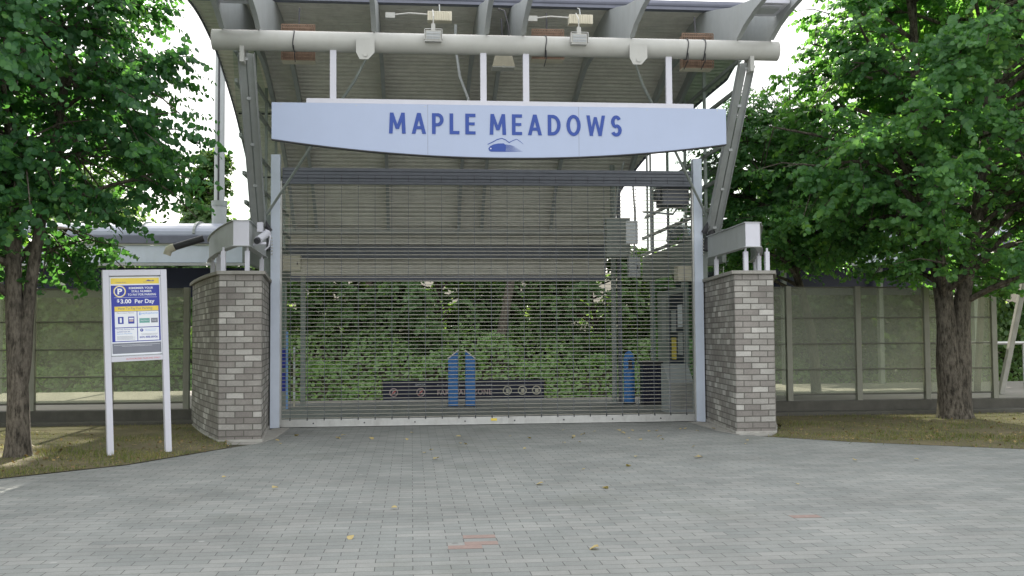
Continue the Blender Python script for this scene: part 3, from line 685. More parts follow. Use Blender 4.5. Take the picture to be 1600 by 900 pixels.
MB().tube([(-.02,-.2,-.08),(.07,.1,.05)],.055,12).build('camera_body', WHITE, t, smooth=True)
MB().tube([(-.035,-.24,-.10),(-.02,-.2,-.08)],.045,12).build('lens', DARK, t)
MB().box(-.06,.02,-.02,.08,.06,.2).tube([(.05,.05,.1),(.12,.05,.0),(.1,.05,-.15),(.04,.05,-.2)],.012,6).build('bracket', WHITE, t)
MB().tube([(-.1,-.1,-.14),(.0,-.12,-.12),(.08,-.1,-.12)],.02,8).build('cable', WHITE, t)
t = thing('drain_pipe', (-4.75,-.6,2.95), 'dark drain pipe with a pale elbow poking out left of the left pier beam', 'pipe')
MB().tube([(.15,.1,.10),(-.30,.05,-.05)],.055,12).build('pipe', DARK, t, smooth=True)
MB().tube([(-.29,.05,-.045),(-.37,.04,-.085),(-.40,.04,-.17)],[.065,.065,.06],12).build('elbow', CREAM, t, smooth=True)

# ------------------------------------------------------------------ fences
DARKRAIL = mat('fence_rail', (.13,.13,.10), .6, 0, .1)
FENCEP = mat('fence_post', (.27,.27,.22), .55, 0, .08, 4, dirt=.3)
def fence(x0, x1, nb, lab, first):
    root = thing('panel_fence', (x0,1.03,.262), lab, 'fence', 'panel fences either side of the gate'); st = (x1-x0)/nb; H = 2.08
    for k in range(nb+1):
        x = k*st; MB().box(x-.05,x+.05,-.06,.05,0,H).build('post', STEEL_D if first else FENCEP, root, bevel=.005)
    for k in range(nb):
        a, b = k*st+.052, (k+1)*st-.052
        for z in (.12,.565,1.03,1.50,H-.02): MB().box(a,b,-.025,.015,z-.011,z+.011).build('rail', DARKRAIL, root)
        MB().box(a,b,-.003,.003,.13,H-.03).build('panel', FABRIC, root)
        MB().box(a+.01,b-.01,-.012,.008,.10,.118).build('seal', DARK, root)
    return root
fence(5.50, 9.42, 3, 'translucent olive panel fence on a kerb to the right of the right brick pier', False)
fence(-12.8, -5.17, 6, 'translucent olive panel fence behind the parking sign and left tree', False)
t = thing('side_panel', (5.0,1.03,.262), 'narrow olive fence panel butting the right brick pier', 'fence panel')
MB().box(-.12,.44,-.003,.003,.1,2.05).build('panel', FABRIC, t)
for z in (.565,1.03,1.5,2.06): MB().box(-.12,.44,-.025,.015,z-.011,z+.011).build('rail', DARKRAIL, t)
# leaning steel poles at the far right end
for i, (xa, xb) in enumerate(((10.12,10.95),(9.98,10.25))):
    q = MB().beam((xa,2+.6*i,.27),(xb,2+.6*i,3.6), .10, .10, (0,1,0)).build('leaning_post', BARK2 if i else CONC, bevel=.008)
    tag(q, ['pale square post leaning right beyond the end of the right fence','dark post leaning behind the last fence post at the right'][i], 'post')
q = MB(); q.tube([(10.0,4.2,1.25),(30,4.2,1.25)],.035,8)
for x in (12,15,18): q.tube([(x,4.2,.27),(x,4.2,1.25)],.03,8)
tag(q.build('handrail', ALU), 'pale metal handrail on the platform at the far right', 'handrail')

# ------------------------------------------------------------------ parking sign
ps = thing('parking_sign', (-5.12,-3.72,0), 'pale grey two-post parking fee sign standing in the grass', 'parking sign', rot=(0,R(-2.2),R(24)))
PW = .775; PH = 2.33
for x in (.0, PW-.075):
    MB().box(x,x+.075,-.05,.05,-.1,PH).build('post', WHITE, ps, bevel=.004)
MB().box(.076,PW-.076,-.05,.05,PH-.075,PH).build('top_bar', WHITE, ps, bevel=.003)
MB().box(.076,PW-.076,-.05,.05,1.17,1.235).build('lower_bar', WHITE, ps, bevel=.003)
MB().box(.078,PW-.078,-.012,.03,1.237,PH-.078).build('backing', KIOSK, ps)
pw, p0, p1 = PW-.16, 1.25, 2.24
pst = MB().box(.085,.085+pw,-.018,-.0125,p0,p1).build('poster', PWHITE, ps)
def pbox(a, b, c, d, m, nm, y=-.0195):      # a..b across, c..d up, fractions of the poster
    return MB().box(.085+a*pw,.085+b*pw,y,y+.001,p0+c*(p1-p0),p0+d*(p1-p0)).build(nm, m, pst)
def ptxt(s, a, c, wd, ht, m, y=-.0215, wt=.0, tr=1.0):
    return text('printed_text', s, .085+a*pw, p0+c*(p1-p0), wd*pw, ht*(p1-p0), y, m, pst, weight=wt, track=tr, depth=0)
pbox(.02,.97,.91,.985,YEL,'yellow_band'); pbox(.02,.975,.17,.893,PBLUE,'blue_field'); pbox(.02,.98,.02,.155,PGREY,'grey_band')
pbox(.08,.945,.56,.622,YEL,'yellow_strip',-.0205)
pbox(.08,.51,.355,.555,PWHITE,'info_cell',-.0205); pbox(.525,.945,.355,.555,PWHITE,'info_cell',-.0205)
pbox(.08,.51,.18,.345,PWHITE,'info_cell',-.0205); pbox(.525,.945,.18,.345,PWHITE,'info_cell',-.0205)
pbox(.08,.92,.735,.738,PWHITE,'rule',-.0205)
q = MB().disc((.085+.19*pw,-.0205,p0+.815*(p1-p0)),.075,n=28).build('parking_disc', YEL, pst)
q = MB().disc((.085+.19*pw,-.0211,p0+.815*(p1-p0)),.066,n=28).build('parking_disc', PWHITE, pst)
q = MB().disc((.085+.19*pw,-.0217,p0+.815*(p1-p0)),.059,n=28).build('parking_disc', PBLUE, pst)
ptxt('P', .145, .778, .095, .075, PWHITE, -.0225, .04)
ptxt('REMEMBER YOUR', .37, .842, .48, .028, PWHITE, wt=.02); ptxt('STALL NUMBER', .42, .80, .40, .028, PWHITE, wt=.02); ptxt('TO PAY FOR PARKING', .345, .757, .56, .028, PWHITE, wt=.02)
ptxt('$', .13, .672, .05, .045, PWHITE, wt=.02); ptxt('3.00', .20, .66, .21, .055, PWHITE, wt=.03); ptxt('Per Day', .48, .643, .39, .068, PWHITE, wt=.02)
ptxt('How To Pay For Parking:', .15, .570, .68, .042, PGREY, wt=.0)
ptxt('Pay at station Machine', .13, .528, .33, .018, PGREY); ptxt('paybyphone', .60, .512, .33, .030, PALEBLUE, wt=.01)
pbox(.14,.25,.40,.49,PBLUE,'icon',-.0212); pbox(.34,.46,.40,.49,PBLUE,'icon',-.0212); pbox(.36,.44,.425,.45,BRONZE,'icon_detail',-.022); pbox(.355,.445,.455,.475,PWHITE,'icon_detail',-.022)
pbox(.175,.215,.415,.475,PWHITE,'icon_detail',-.022); pbox(.56,.585,.505,.54,PALEBLUE,'icon',-.0212)
pbox(.56,.765,.405,.465,TEAL,'icon',-.0212); pbox(.79,.925,.405,.465,PGREY,'icon',-.0212); ptxt('App Store', .58, .425, .165, .02, PWHITE, -.0225); ptxt('Google', .81, .425, .095, .02, PWHITE, -.0225)
for k, (s, wd) in enumerate((('Monthly Parking Pass', .34), ('available from the', .26), ('Station Machine', .30))): ptxt(s, .11, .318-.026*k, wd, .017, PBLUE if k != 2 else PALEBLUE)
for k in range(4): pbox(.11,.47-.05*(k%2),.198+.013*k,.2015+.013*k,PGREY,'fine_print',-.0212)
q = MB().disc((.085+.60*pw,-.0212,p0+.312*(p1-p0)),.02,n=18).build('icon', PBLUE, pst)
ptxt('P', .59, .301, .022, .02, PWHITE, -.0225, .02)
pbox(.66,.90,.318,.322,PALEBLUE,'fine_print',-.0212); pbox(.67,.88,.302,.306,PALEBLUE,'fine_print',-.0212); pbox(.58,.92,.262,.265,PGREY,'fine_print',-.0212); pbox(.60,.9,.250,.253,PGREY,'fine_print',-.0212)
ptxt('604.488.8906', .555, .208, .36, .028, PBLUE, wt=.01)
for k in range(2): pbox(.05+.15*k,.95-.15*k,.128-.016*k,.131-.016*k,PWHITE,'fine_print',-.0205)
for sx_, s in ((.12,'PARKING'),(.66,'STATION')): ptxt(s, sx_, .925, .2, .012, PGREY)
q = MB().add([(.085+x*pw,-.0212,p0+z*(p1-p0)) for x,z in ((.70,.945),(.76,.962),(.82,.95),(.86,.957),(.88,.945))],[(0,1,2,3,4)]).build('emblem', PBLUE, pst, fixn=False)
text('red_text', 'AUTHORIZED PARKING ONLY', .25, 1.192, .42, .018, -.0515, RED, ps, depth=0)

# ------------------------------------------------------------------ inside the station
bn = thing('fare_banner', (-.12,6.72,0), 'black fare paid zone banner along the platform behind the grille', 'banner')
MB().box(-1.87,1.86,-.02,.02,.03,.47).build('board', NAVY, bn); MB().box(-1.9,1.9,-.03,.03,.0,.03).build('foot_rail', ALU, bn)
text('lettering', 'FARE PAID ZONE', -.62, .13, 1.26, .13, -.024, BRONZE, bn, weight=.02, track=1.1, depth=0)
text('small_lettering', 'Proof of Payment Required Beyond this Point', -.62, .33, 1.26, .045, -.024, PWHITE, bn, depth=0)
text('small_lettering', 'DANGER', -1.12, .36, .22, .04, -.024, PWHITE, bn, depth=0)
for x in (-1.62,-1.0):
    MB().disc((x,-.022,.20),.10,n=20).build('symbol', BRONZE, bn); MB().disc((x,-.0235,.20),.078,n=20).build('symbol', NAVY, bn)
    MB().add([(x-.06,-.0245,.15),(x-.045,-.0245,.135),(x+.06,-.0245,.25),(x+.045,-.0245,.265)],[(0,1,2,3)]).build('symbol_bar', RED, bn); MB().disc((x,-.024,.2),.04,n=12).build('symbol', BRONZE, bn)
for x in (1.0,1.35,1.68):
    MB().disc((x,-.022,.22),.105,n=20).build('symbol', CREAM, bn); MB().disc((x,-.0235,.22),.08,n=20).build('symbol', NAVY, bn); MB().disc((x+.01,-.0245,.21),.045,n=12).build('symbol', CREAM, bn)
# blue bollard posts with slanted tops
def bollard(x, y, s, lab):
    t = thing('blue_post', (x,y,0), lab, 'ticket post', 'blue posts on the platform')
    MB().prism([(-.085,0),(.085,0),(.085,1.0 if s>0 else 1.14),(.06*s,1.17),(-.085,1.14 if s<0 else 1.02)] if False else
               ([(-.1,0),(.1,0),(.1,1.16),(-.1,1.0)] if s > 0 else [(-.1,0),(.1,0),(.1,1.0),(-.1,1.16)]),'y',-.1,.1).build('body', BOLL, t, bevel=.012)
    a, b = ((-.11,1.01),(.11,1.185)) if s > 0 else ((-.11,1.185),(.11,1.01))
    MB().beam((a[0],0,a[1]),(b[0],0,b[1]), .22, .02, (0,0,1)).build('lid', ALU, t)
    MB().box(-.12,.12,-.12,.12,0,.02).build('base_plate', DARK, t)
bollard(-.46,4.65,1,'blue post left of its twin in the middle of the platform behind the grille')
bollard(-.10,4.65,-1,'blue post right of its twin in the middle of the platform behind the grille')
t = thing('blue_drum', (3.34,4.75,0), 'round topped blue post in front of the dark bin behind the grille', 'ticket post')
MB().tube([(0,0,0),(0,0,.98),(0,0,1.08),(0,0,1.14)],[.12,.12,.09,.03],18).build('body', BOLL, t, smooth=True)
MB().tube([(0,0,0),(0,0,.03)],.14,18).build('base', DARK, t); MB().box(-.04,.04,-.13,-.11,.75,.95).build('slot', DARK, t)
t = thing('litter_bin', (3.76,4.5,0), 'dark slatted litter bin beside the blue post at the right of the platform', 'litter bin')
q = MB(); 
for k in range(9): q.box(-.22+k*.05,-.185+k*.05,-.22,-.2,.05,.85)
q.box(-.2,.2,-.195,.2,.04,.86).build('body', NAVY, t, bevel=.01); MB().box(-.24,.24,-.24,.24,.86,.93).build('lid', DARK, t, bevel=.02); MB().box(-.2,.2,-.2,.2,0,.04).build('base', DARK, t)
t = thing('ticket_machine', (3.72,2.2,0), 'grey ticket machine with a sloped top just inside the grille at the right', 'ticket machine')
MB().prism([(-.32,0),(.28,0),(.28,.92),(.10,.92),(-.32,.60)],'x',-.24,.24).build('cabinet', KIOSK, t, bevel=.012)
MB().prism([(-.326,.08),(-.322,.08),(-.322,.56),(-.326,.56)],'x',-.2,.2).build('door', ALU, t)
MB().box(-.08,.08,-.32,-.30,.48,.54).build('coin_slot', DARK, t)
# notices and boards on the inner walls
t = thing('notice_board', (4.0,3.6,1.55), 'glazed notice board with papers on the right side wall inside the gate', 'notice board')
MB().box(-.03,.03,-1.1,1.1,-.85,.85).build('frame', STEEL_D, t, bevel=.01); MB().box(-.036,-.031,-1.0,.1,-.75,.75).build('backing', NAVY, t)
for k, (y, z) in enumerate(((-.8,.3),(-.8,-.25),(-.3,.2),(-.3,-.35),(.5,0),(.5,.5))): MB().box(-.042,-.038,y-.18,y+.18,z-.22,z+.22).build('paper', [PWHITE,PALEBLUE,PWHITE,YEL][k%4] if k%3==0 else KIOSK, t)
def cabinet(nm, loc, w_, d_, h_, m, lab, cat='electrical box', door=True):
    t = thing(nm, loc, lab, cat); MB().box(-w_/2,w_/2,-d_/2,d_/2,0,h_).build('case', m, t, bevel=.008)
    if door: MB().box(-w_/2+.03,w_/2-.03,-d_/2-.008,-d_/2-.001,.03,h_-.03).build('door', m, t, bevel=.003); MB().box(w_/2-.07,w_/2-.05,-d_/2-.02,-d_/2-.009,h_*.4,h_*.6).build('latch', DARK, t)
    return t
cabinet('control_cabinet', (2.96,4.0,3.1), .5,.3,.82, STEEL_D, 'large grey control cabinet high up near the right column behind the grille')
cabinet('junction_box', (3.22,3.6,2.66), .24,.16,.42, KIOSK, 'small pale junction box below the large control cabinet')
cabinet('heater_unit', (3.72,1.5,2.46), .34,.3,.28, CREAM, 'cream box mounted low on the right wall beam behind the grille', 'box')
cabinet('key_switch_box', (-3.62,3.0,2.75), .34,.2,.3, CREAM, 'beige switch box on the left column inside the grille')
cabinet('white_panel', (3.10,3.2,3.32), .24,.06,.46, PWHITE, 'white board hanging in front of the bright side window', 'board', False)
t = thing('route_sign', (-3.9,4.6,0), 'blue information sign on a pole at the left inside the grille', 'sign')
MB().box(-.02,.02,-.02,.02,0,1.6).build('pole', PALEBLUE, t)
MB().box(-.45,-.03,-.02,.02,.85,1.25).box(-.45,-.03,-.02,.02,.35,.75).build('board', PBLUE, t)
t = thing('striped_post', (-3.82,5.2,0), 'thin white and yellow striped post at the left of the platform', 'post')
for k in range(8): MB().box(-.02,.02,-.02,.02,k*.16,k*.16+.158).build('band', PWHITE if k%2 else CREAM, t)
q = MB()
for (a,b,c) in (((3.25,3.8,4.9),(3.3,3.8,4.0),(3.25,3.7,3.1)),((3.1,3.9,5.1),(2.95,3.8,4.6),(2.9,3.9,3.92)),((3.4,3.5,4.0),(3.9,3.0,3.9),(4.0,2.6,4.1))): q.tube([a,b,c],.02,6)
for xx in (3.45,3.52): q.tube([(xx,3.3,3.2),(xx,3.3,5.35)],.022,6)
tag(q.build('conduit_run', STEEL), 'bundle of grey conduits between the control cabinet and the right side window', 'conduit')

# ------------------------------------------------------------------ shelters along the platform, lamp column
def shelter(x0, x1, lab):
    t = thing('platform_shelter', (x0,6.9,.34), lab, 'shelter', 'platform shelters'); L = x1-x0
    arc = [(-.92*math.cos(a), 3.42+.33*math.sin(a)) for a in np.linspace(0,math.pi,15)]
    ar2 = [(y,z-.03) for y,z in arc]
    MB().prism(arc+ar2[::-1],'x',0,L).build('roof', ROOFGL, t)
    for k in range(int(L/1.15)+1):
        b_ = MB()
        for a, b in zip(arc[:-1],arc[1:]): b_.beam((k*1.15,a[0],a[1]+.02),(k*1.15,b[0],b[1]+.02), .05, .05, (1,0,0)) 
        b_.build('roof_rib', STEEL_D, t)
    MB().box(0,L,-.95,-.83,3.22,3.40).build('gutter', FASC, t, bevel=.01)
    MB().box(0,L,-.92,-.86,3.185,3.215).build('gutter_lip', PIPE, t)
    MB().box(0,L,-.89,-.83,2.80,3.18).build('fascia_beam', STEEL_B, t, bevel=.01)
    MB().box(0,L,-.93,-.81,2.735,2.79).build('bottom_flange', KIOSK, t)
    MB().box(0,L,.1,.16,2.08,2.75).build('name_band', NAVY, t)
    for k in range(int(L/2.4)+1): MB().box(k*2.4+.1,k*2.4+.2,-.25,-.1,-.07,2.8).build('post', STEEL_D, t)
shelter(-13,-5.0,'curved pale roofed platform shelter with a navy band, behind the left fence'); shelter(5.0,13,'curved pale roofed platform shelter with a navy band, behind the right fence')
t = thing('lamp_column', (-5.72,6.9,.0), 'tall grey lamp column with a thick sleeve behind the left shelter', 'lamp column')
MB().tube([(0,0,0),(0,0,4.55)],.165,20).build('sleeve', STEEL, t, smooth=True); MB().tube([(0,0,4.5),(0,0,4.62)],.18,20).build('collar', STEEL_D, t, smooth=True)
MB().tube([(0,0,4.5),(0,0,14)],[.118,.10],20).build('pole', STEEL, t, smooth=True); MB().box(-.02,.02,-.122,-.116,4.6,10).build('seam_strip', DARK, t)

# ------------------------------------------------------------------ trees
SH = np.array([(0,0),(.40,.10),(.50,.45),(.30,.86),(0,1.0),(-.30,.86),(-.50,.45),(-.40,.10)])
SH6 = np.array([(0,0),(.45,.25),(.42,.72),(0,1.0),(-.42,.72),(-.45,.25)])
def leafmesh(name, P, T, Nn, size, shape, m, fold=.12):
    """P base points, T leaf axis, Nn normals (all N x 3), size (N)"""
    T = T/np.linalg.norm(T,axis=1,keepdims=True); S = np.cross(T,Nn); S /= np.linalg.norm(S,axis=1,keepdims=True)+1e-9
    Nn = np.cross(S,T); k = len(shape); u = shape[:,0]; v = shape[:,1]
    V = P[:,None,:] + size[:,None,None]*(S[:,None,:]*u[None,:,None] + T[:,None,:]*v[None,:,None] + Nn[:,None,:]*(np.abs(u)*fold*2 - v*v*.15)[None,:,None])
    n = len(P); me = bpy.data.meshes.new(name)
    me.vertices.add(n*k); me.vertices.foreach_set('co', V.reshape(-1).astype(np.float32))
    me.loops.add(n*k); me.loops.foreach_set('vertex_index', np.arange(n*k, dtype=np.int32))
    me.polygons.add(n); me.polygons.foreach_set('loop_start', np.arange(0,n*k,k,dtype=np.int32)); me.polygons.foreach_set('loop_total', np.full(n,k,dtype=np.int32))
    me.update(calc_edges=True); me.materials.append(m)
    ob = bpy.data.objects.new(name, me); C.objects.link(ob); return ob

def unit(v): return v/(np.linalg.norm(v)+1e-9)
def make_tree(name, loc, label, stems, cc, cr, nl, nsec, ntw, nlf, ls, leafm, barkm, seed, group=None, cat='tree', shape=SH, sprayflat=.35, droop=.35, twl=(.3,.6), secl=(.5,1.2), keep=None, power=.45, limb_r=.06, drawtw=True):
    rg = np.random.default_rng(seed); root = thing(name, loc, label, cat, group)
    cc = np.array(cc, float); cr = np.array(cr, float)
    trunk = MB()
    for pts, rad in stems:
        trunk.tube(catmull([tuple(p) for p in pts], 5), list(np.interp(np.linspace(0,1,(len(pts)-1)*5+1), np.linspace(0,1,len(rad)), rad)), 14)
    tr_ob = trunk.build('trunk', barkm, root, smooth=True, fixn=False)
    br = MB(); tws = []
    spts = []
    for pts, rad in stems:
        c = catmull([tuple(p) for p in pts], 6); spts += [(np.array(q), np.interp(i/(len(c)-1), np.linspace(0,1,len(rad)), rad)) for i, q in enumerate(c)]
    zmin = cc[2]-cr[2]
    for i in range(nl):
        z = 1-2*(i+.5)/nl; ph = i*2.39996+rg.uniform(-.3,.3); rr = math.sqrt(1-z*z)
        tgt = cc + cr*np.array((rr*math.cos(ph), rr*math.sin(ph), z))*rg.uniform(.55,.9)
        if keep is not None and not keep(tgt): continue
        cand = [(q,r) for q,r in spts if q[2] < tgt[2]+.1 and q[2] > min(zmin*.75, tgt[2]-.1)] or spts[-3:]
        q, qr = min(cand, key=lambda c_: abs(c_[0][2]-(tgt[2]-.35*np.linalg.norm((tgt-c_[0])[:2])))+.25*np.linalg.norm((tgt-c_[0])[:2]))
        d = tgt-q; L = np.linalg.norm(d); mid = q+d*.5+np.array((0,0,.12*L))+rg.normal(0,.06*L,3)
        cv = [np.array(x) for x in catmull([tuple(q),tuple(mid),tuple(tgt)],5)]
        r0_ = min(limb_r, max(.02,qr*.6)); br.tube([tuple(x) for x in cv], list(np.linspace(r0_,.012,len(cv))), 6)
        for j in range(nsec):  # side shoots
            t = rg.uniform(.3,1.0)**.8; k = min(int(t*(len(cv)-1)), len(cv)-2); b = cv[k]+(cv[k+1]-cv[k])*(t*(len(cv)-1)-k)
            outw = unit((b-cc)/cr); dr = unit(outw*.9 + rg.normal(0,.65,3) + np.array((0,0,.12))); dr[2] *= .75; dr = unit(dr)
            l2 = rg.uniform(*secl); e = b+dr*l2 - np.array((0,0,droop*.25*l2*l2)); m2 = b+dr*l2*.5+np.array((0,0,.05*l2))
            if keep is not None and not keep(e): continue
            if drawtw: br.tube([tuple(b),tuple(m2),tuple(e)], [.014,.010,.005], 4, cap=False)
            for u in range(ntw):
                s = rg.uniform(.15,1.0); p0 = (b*(1-s)+m2*s) if s < .5 else (m2*(1-s)+e*s); p0 = b+(e-b)*s
                az = rg.uniform(-1.2,1.2); hd_ = math.atan2(dr[1],dr[0])+az
                td = np.array((math.cos(hd_), math.sin(hd_), rg.normal(.02,sprayflat)-droop*.3)); td = unit(td)
                tws.append((p0, td, rg.uniform(*twl)))
    br.build('branches', barkm, tr_ob, smooth=True, fixn=False)
    P0 = np.array([t[0] for t in tws]); D = np.array([t[1] for t in tws]); L = np.array([t[2] for t in tws]); n = len(tws)
    inside = np.sum(((P0+D*L[:,None]*.5-cc)/(cr*1.12))**2,1) < 1
    P0, D, L = P0[inside], D[inside], L[inside]; n = len(P0)
    if keep is not None:
        kk = np.array([keep(p) for p in P0+D*L[:,None]*.7]); P0, D, L = P0[kk], D[kk], L[kk]; n = len(P0)
    s = np.tile(np.linspace(.08,1,nlf),(n,1)) + rg.uniform(-.02,.02,(n,nlf))
    side = np.where(np.arange(nlf)%2==0, 1., -1.)[None,:].repeat(n,0)
    lat = np.cross(D, np.array((0,0,1.0))); lat /= np.linalg.norm(lat,axis=1,keepdims=True)
    pos = P0[:,None,:]+D[:,None,:]*(L[:,None]*s)[:,:,None]; pos[:,:,2] -= droop*.6*(L[:,None]*s)**2*1.6
    T = D[:,None,:]*.55 + lat[:,None,:]*side[:,:,None]*.85 + rg.normal(0,.28,(n,nlf,3)); T[:,:,2] -= .25+droop*.5
    ow = (pos-cc)/cr; ow /= np.linalg.norm(ow,axis=2,keepdims=True)+1e-9
    Nn = np.array((0,0,1.))*.42 + ow*.85 + rg.normal(0,.38,(n,nlf,3))
    sz = ls*rg.uniform(.7,1.25,(n,nlf))*(1-.25*s)
    lo_ = leafmesh('crown', pos.reshape(-1,3), T.reshape(-1,3), Nn.reshape(-1,3), sz.reshape(-1), shape, leafm); lo_.parent = root
    return root

def holes(p, th, ph=0):          # airy gaps between the sprays
    return math.sin(3.3*p[0]+1.0+ph+.8*math.sin(2*p[2]))*math.sin(2.9*p[2]+.6*p[0]+ph)*math.cos(.9*p[1]) > th
# left katsura: twin stemmed
make_tree('shade_tree', (-6.2,-3.7,0), 'leafy tree with a twin trunk in the grass left of the parking sign',
    [([(0,0,-.05),(0,0,.25),(-.01,0,.8),(-.05,0,1.5),(-.10,0,2.6),(-.15,0,4.2),(-.1,.1,7.5)],[.19,.145,.125,.11,.095,.075,.02]),
     ([(.0,0,.75),(.06,.0,1.2),(.10,.02,2.0),(.25,.05,3.2),(.5,.1,5.0),(.55,.2,6.8)],[.09,.085,.075,.065,.05,.015])],
    (-.55,.1,5.65), (3.2,2.8,3.9), 100, 11, 7, 12, .088, LEAF_A, BARK, 11, 'young street trees in the grass', keep=lambda p: p[2] > 2.05+.52*max(0,p[0]-.45) and p[0] < 2.4 and not (p[2] > 5.2 and p[0] > 1.6+.3*math.sin(p[2]*5)) and not holes(p, .58))
make_tree('shade_tree', (7.88,-.35,0), 'large leafy tree with a forked trunk right of the right brick pier',
    [([(0,0,-.06),(-.01,0,.12),(-.03,0,.5),(-.09,0,1.0),(-.11,0,1.6),(-.18,0,2.3),(-.40,0,3.8),(-.5,.1,6),(-.5,.1,9.5)],[.37,.285,.245,.205,.16,.145,.115,.08,.02]),
     ([(.03,0,.0),(.04,0,.5),(.11,0,1.0),(.15,0,1.6),(.23,0,2.3),(.65,.05,4.2),(.9,.1,6.5),(1,.1,9)],[.27,.235,.19,.15,.135,.11,.07,.02])],
    (.35,-.25,6.0), (4.7,3.3,4.5), 125, 11, 8, 13, .095, LEAF_B, BARK, 5, 'young street trees in the grass', keep=lambda p: p[2] > 2.1+.30*max(0,-.3-p[0]) and not holes(p, .55, 1.3) and not (p[0] < -2.6 and p[2] > 5.6) and not (p[0] < -2.7+.3*math.sin(p[2]*7) and p[2] > 4.2))
dup_l = [o for o in bpy.data.objects if o.name == 'shade_tree'][0]
dup(dup_l, (-10.6,-1.2,0), rot=(0,0,4.0), label='added tree past the left edge, nearer the fence, there to shade the paving')  # extra off-frame tree, added to shut sun spots off the paving
dup(dup_l, (-10.0,-4.6,0), rot=(0,0,2.2), label='added tree past the left edge, crown meeting the twin trunk tree, there to shade the paving')  # second tree added outside the view, its crown blocks sun on the forecourt
make_tree('shade_tree', (6.84,3.1,.27), 'smaller tree with sunlit yellow green lower leaves behind the right fence, beside the right strut',
    [([(0,0,-.1),(-.05,0,1),(-.25,0,2.0),(-.5,0,3.0),(-.6,0,4.6)],[.11,.09,.08,.06,.02])],
    (-.72,0,4.0), (1.95,1.5,2.1), 50, 10, 7, 12, .085, LEAF_B, BARK, 15, 'young street trees in the grass', keep=lambda p: p[2] > 2.35+.1*math.sin(p[0]*5))
# background trees
BG = 'trees beyond the tracks'
def far(kind, x, y, z, label, sc_=1, rot=0):
    if kind in PROTO: return dup(PROTO[kind], (x,y,z), rot=(0,0,rot), scale=(sc_,)*3, label=label)
    k = kind
    if k == 'tall': r = make_tree('tall_tree', (x,y,z), label, [([(0,0,-.5),(.1,0,5),(0,.2,12),(.2,0,18)],[.34,.26,.16,.04])], (0,0,12.2), (3.3,3.3,7.6), 70, 9, 6, 10, .24, LEAF_F, BARK2, 21, BG, shape=SH6, twl=(.5,1.0), secl=(.8,1.7), limb_r=.09, drawtw=False)
    if k == 'mid': r = make_tree('broad_tree', (x,y,z), label, [([(0,0,-.5),(.1,0,2),(0,.1,4),(.2,0,6.5)],[.2,.16,.1,.03])], (0,0,4.3), (2.9,2.6,3.7), 44, 9, 6, 10, .16, LEAF_F, BARK2, 22, BG, shape=SH6, twl=(.35,.8), secl=(.6,1.3), drawtw=False)
    if k == 'bush': r = make_tree('tall_bush', (x,y,z), label, [([(0,0,-.3),(.1,0,1),(0,.1,2),(.2,0,3)],[.08,.06,.05,.02])], (0,0,2.0), (2.1,1.3,2.2), 34, 9, 6, 10, .13, LEAF_F, BARK2, 23, BG, cat='bush', shape=SH6, twl=(.25,.6), secl=(.4,.9), drawtw=False)
    if k == 'cone': 
        r = make_tree('cone_tree', (x,y,z), label, [([(0,0,-.5),(0,0,3),(0,0,7),(0,0,10.3)],[.2,.15,.08,.02])], (0,0,5.2), (2.7,2.7,5.8), 95, 11, 7, 11, .25, LEAF_F, BARK2, 24, BG, shape=SH6, twl=(.3,.7), secl=(.5,1.0), drawtw=False, keep=lambda p: math.hypot(p[0],p[1]) < .45+2.5*(1-max(0,p[2]-1.5)/9.6))
    PROTO[kind] = r; return r
PROTO = {}
far('tall', -2.4, 16.5, 1, 'tall dark tree beyond the tracks, leftmost of those behind the canopy')  # tall forest behind the roof, thickened out of view to shade the forecourt
far('tall', 1.2, 20, 1.5, 'tall dark tree beyond the tracks behind the middle of the canopy', 1.0, 2)
far('tall', 1.9, 15.5, 1, 'tall dark tree beyond the tracks just right of the canopy centre', .95, 4)
far('tall', -2.9, 23, 2, 'tall dark tree deep behind the left half of the canopy', 1.0, 1)
far('tall', 3.6, 21, 2, 'tall dark tree deep behind the right half of the canopy', 1.0, 5)
far('tall', 18.0, 17, 1, 'tall dark tree behind the forked tree at the right edge', 1.0, 3)
far('tall', 23.5, 22, 2, 'tall dark tree at the far right background', 1.1, 5)
far('mid', 13.4, 11.8, -.3, 'broad green tree behind the right fence and forked tree', 1.15, 0)
far('mid', 10.0, 13.2, .6, 'broad sunlit tree close behind the right strut of the canopy', .80, 2)
far('mid', 16.5, 13.5, 0, 'broad green tree behind the right end of the fence', 1.3, 3)
far('mid', 21, 12, 0, 'broad green tree near the right edge beyond the handrail', 1.2, 1)
far('mid', -12.5, 20, .5, 'broad green tree behind the left shelter beside the cone shaped tree', .95, 4)
far('mid', -17, 18, .5, 'broad green tree behind the left katsura crown', 1.15, 5)
far('mid', -21, 22, .5, 'broad green tree at the far left background', 1.3, .5)
far('cone', -11.2, 35, 1.0, 'cone shaped tree against the white sky left of the lamp column', 1.22, 0)
far('cone', -8.6, 37, 0, 'smaller cone shaped tree right of the lamp column', .95, 2)
pos = [(-8.6,15.2),(-5.6,14.6),(-3.0,15.5),(-.6,14.6),(2.0,15.3),(4.3,14.5),(6.8,15.2),(9.0,14.4),(11.5,15.2),(-11.5,14.6),(-14.5,15),(14.5,14.5)]
where = ['behind the left fence near the left pier','at the left inside the grille view','left of the banner above the brambles','above the left end of the banner','behind the twin blue posts',
         'right of the leaning trunk','behind the right column inside the gate','behind the right side wall','behind the right fence','behind the parking sign','behind the left tree trunk','behind the forked trunk']
for i, ((x,y), wv) in enumerate(zip(pos, where)): far('bush', x, y, .6, 'dark leafy bush '+wv, 1.0+.15*math.sin(i*3), i*1.3)
t = thing('leaning_tree', (1.15,13.4,.1), 'bare pinkish leaning trunk among the bushes behind the grille', 'tree')
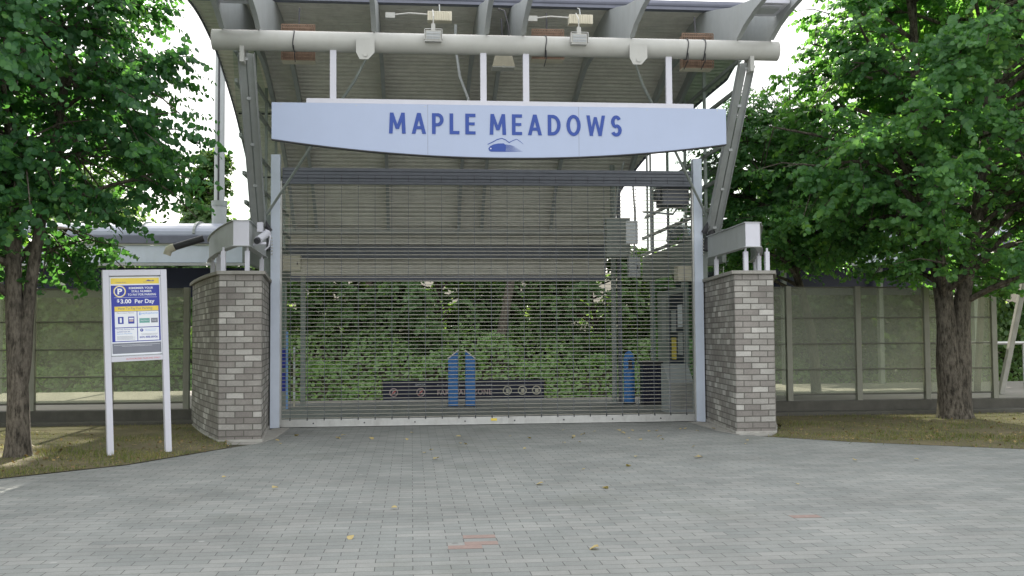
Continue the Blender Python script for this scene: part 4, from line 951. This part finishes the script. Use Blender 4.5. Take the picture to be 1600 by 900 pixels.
tk = MB().tube([(0,0,0),(.2,.1,1.5),(.47,.2,2.9),(.85,.4,5.4)],[.17,.14,.13,.09],10).build('trunk', BARK, t, smooth=True)
MB().tube([(.47,.2,2.9),(.2,.1,3.6),(-.3,0,4.4)],[.06,.05,.02],8).build('limb', BARK, tk, smooth=True)

# brambles and ground cover on the bank
def bank_z(y): return np.interp(y, [p[0] for p in prof], [p[1] for p in prof])
rg = np.random.default_rng(3); N = 90000
x = rg.uniform(-22,26,N); y = 11.4+ rg.uniform(0,1,N)**1.1*5.5
lump = .55*np.sin(x*.9+1.3*np.sin(y*1.1))+.45*np.sin(x*2.3+y*1.9)+.35*np.sin(x*4.1-y*2.7)
hh = np.clip(.75+.55*lump,.08,1.8)*np.clip((y-11.3)/1.2,.15,1)
z = bank_z(y)+hh*rg.uniform(.35,1,N)**.6
P = np.stack([x,y,z],1); T = rg.normal(0,.7,(N,3)); T[:,2] -= .3; Nn = np.array((0,-.45,.9))+rg.normal(0,.45,(N,3))
o = leafmesh('undergrowth', P, T, Nn, rg.uniform(.06,.14,N), SH6, LEAF_U); tag(o, 'bright green brambles covering the bank beyond the tracks', 'undergrowth', kind='stuff')

# leaf litter and crumbs of soil in the grass
NL = 5200; x = rg.uniform(-9.5,12,NL); y = rg.uniform(-8,.9,NL)
k = inpoly(x+rg.normal(0,.08,NL), y+rg.normal(0,.08,NL), LR) | inpoly(x+rg.normal(0,.08,NL), y+rg.normal(0,.08,NL), LL); x, y = x[k], y[k]; NL = len(x)
o = leafmesh('leaf_litter', np.stack([x,y,rg.uniform(.012,.045,NL)],1), rg.normal(0,1,(NL,3))*np.array((1,1,.25)), np.array((0,0,1.))+rg.normal(0,.4,(NL,3)), rg.uniform(.015,.055,NL), SH6, LITTERD)
tag(o, 'brown leaf litter strewn through the dry grass', 'leaf litter', kind='stuff')

# fallen leaves on the forecourt
leafv = leafmesh('fallen_leaf', np.zeros((1,3)), np.array([[0,1.,0]]), np.array([[0,0,1.]]), np.array([1.]), SH, LITTER, fold=.2)
protos = leafv; rg = np.random.default_rng(9); cnt = 0
LEAFLAB = 'small dry yellowish leaf lying flat on the grey pavers'
spots = [(rg.uniform(-3.3,3.8), -1.0-abs(rg.normal(0,2.0))) for _ in range(46)] + [(rg.uniform(-4.6,4.5), rg.uniform(-11,-4)) for _ in range(12)]
for i, (x, y) in enumerate(spots):
    o = leafv if i == 0 else leafv.copy()
    if i: C.objects.link(o)
    s = rg.uniform(.035,.075); o.location = (x,y,.012+.12*s); o.scale = (s,s,s); o.rotation_euler = (rg.uniform(-.3,.3),rg.uniform(-.3,.3),rg.uniform(0,6.28))
    tag(o, LEAFLAB, 'fallen leaf', 'fallen leaves on the forecourt')
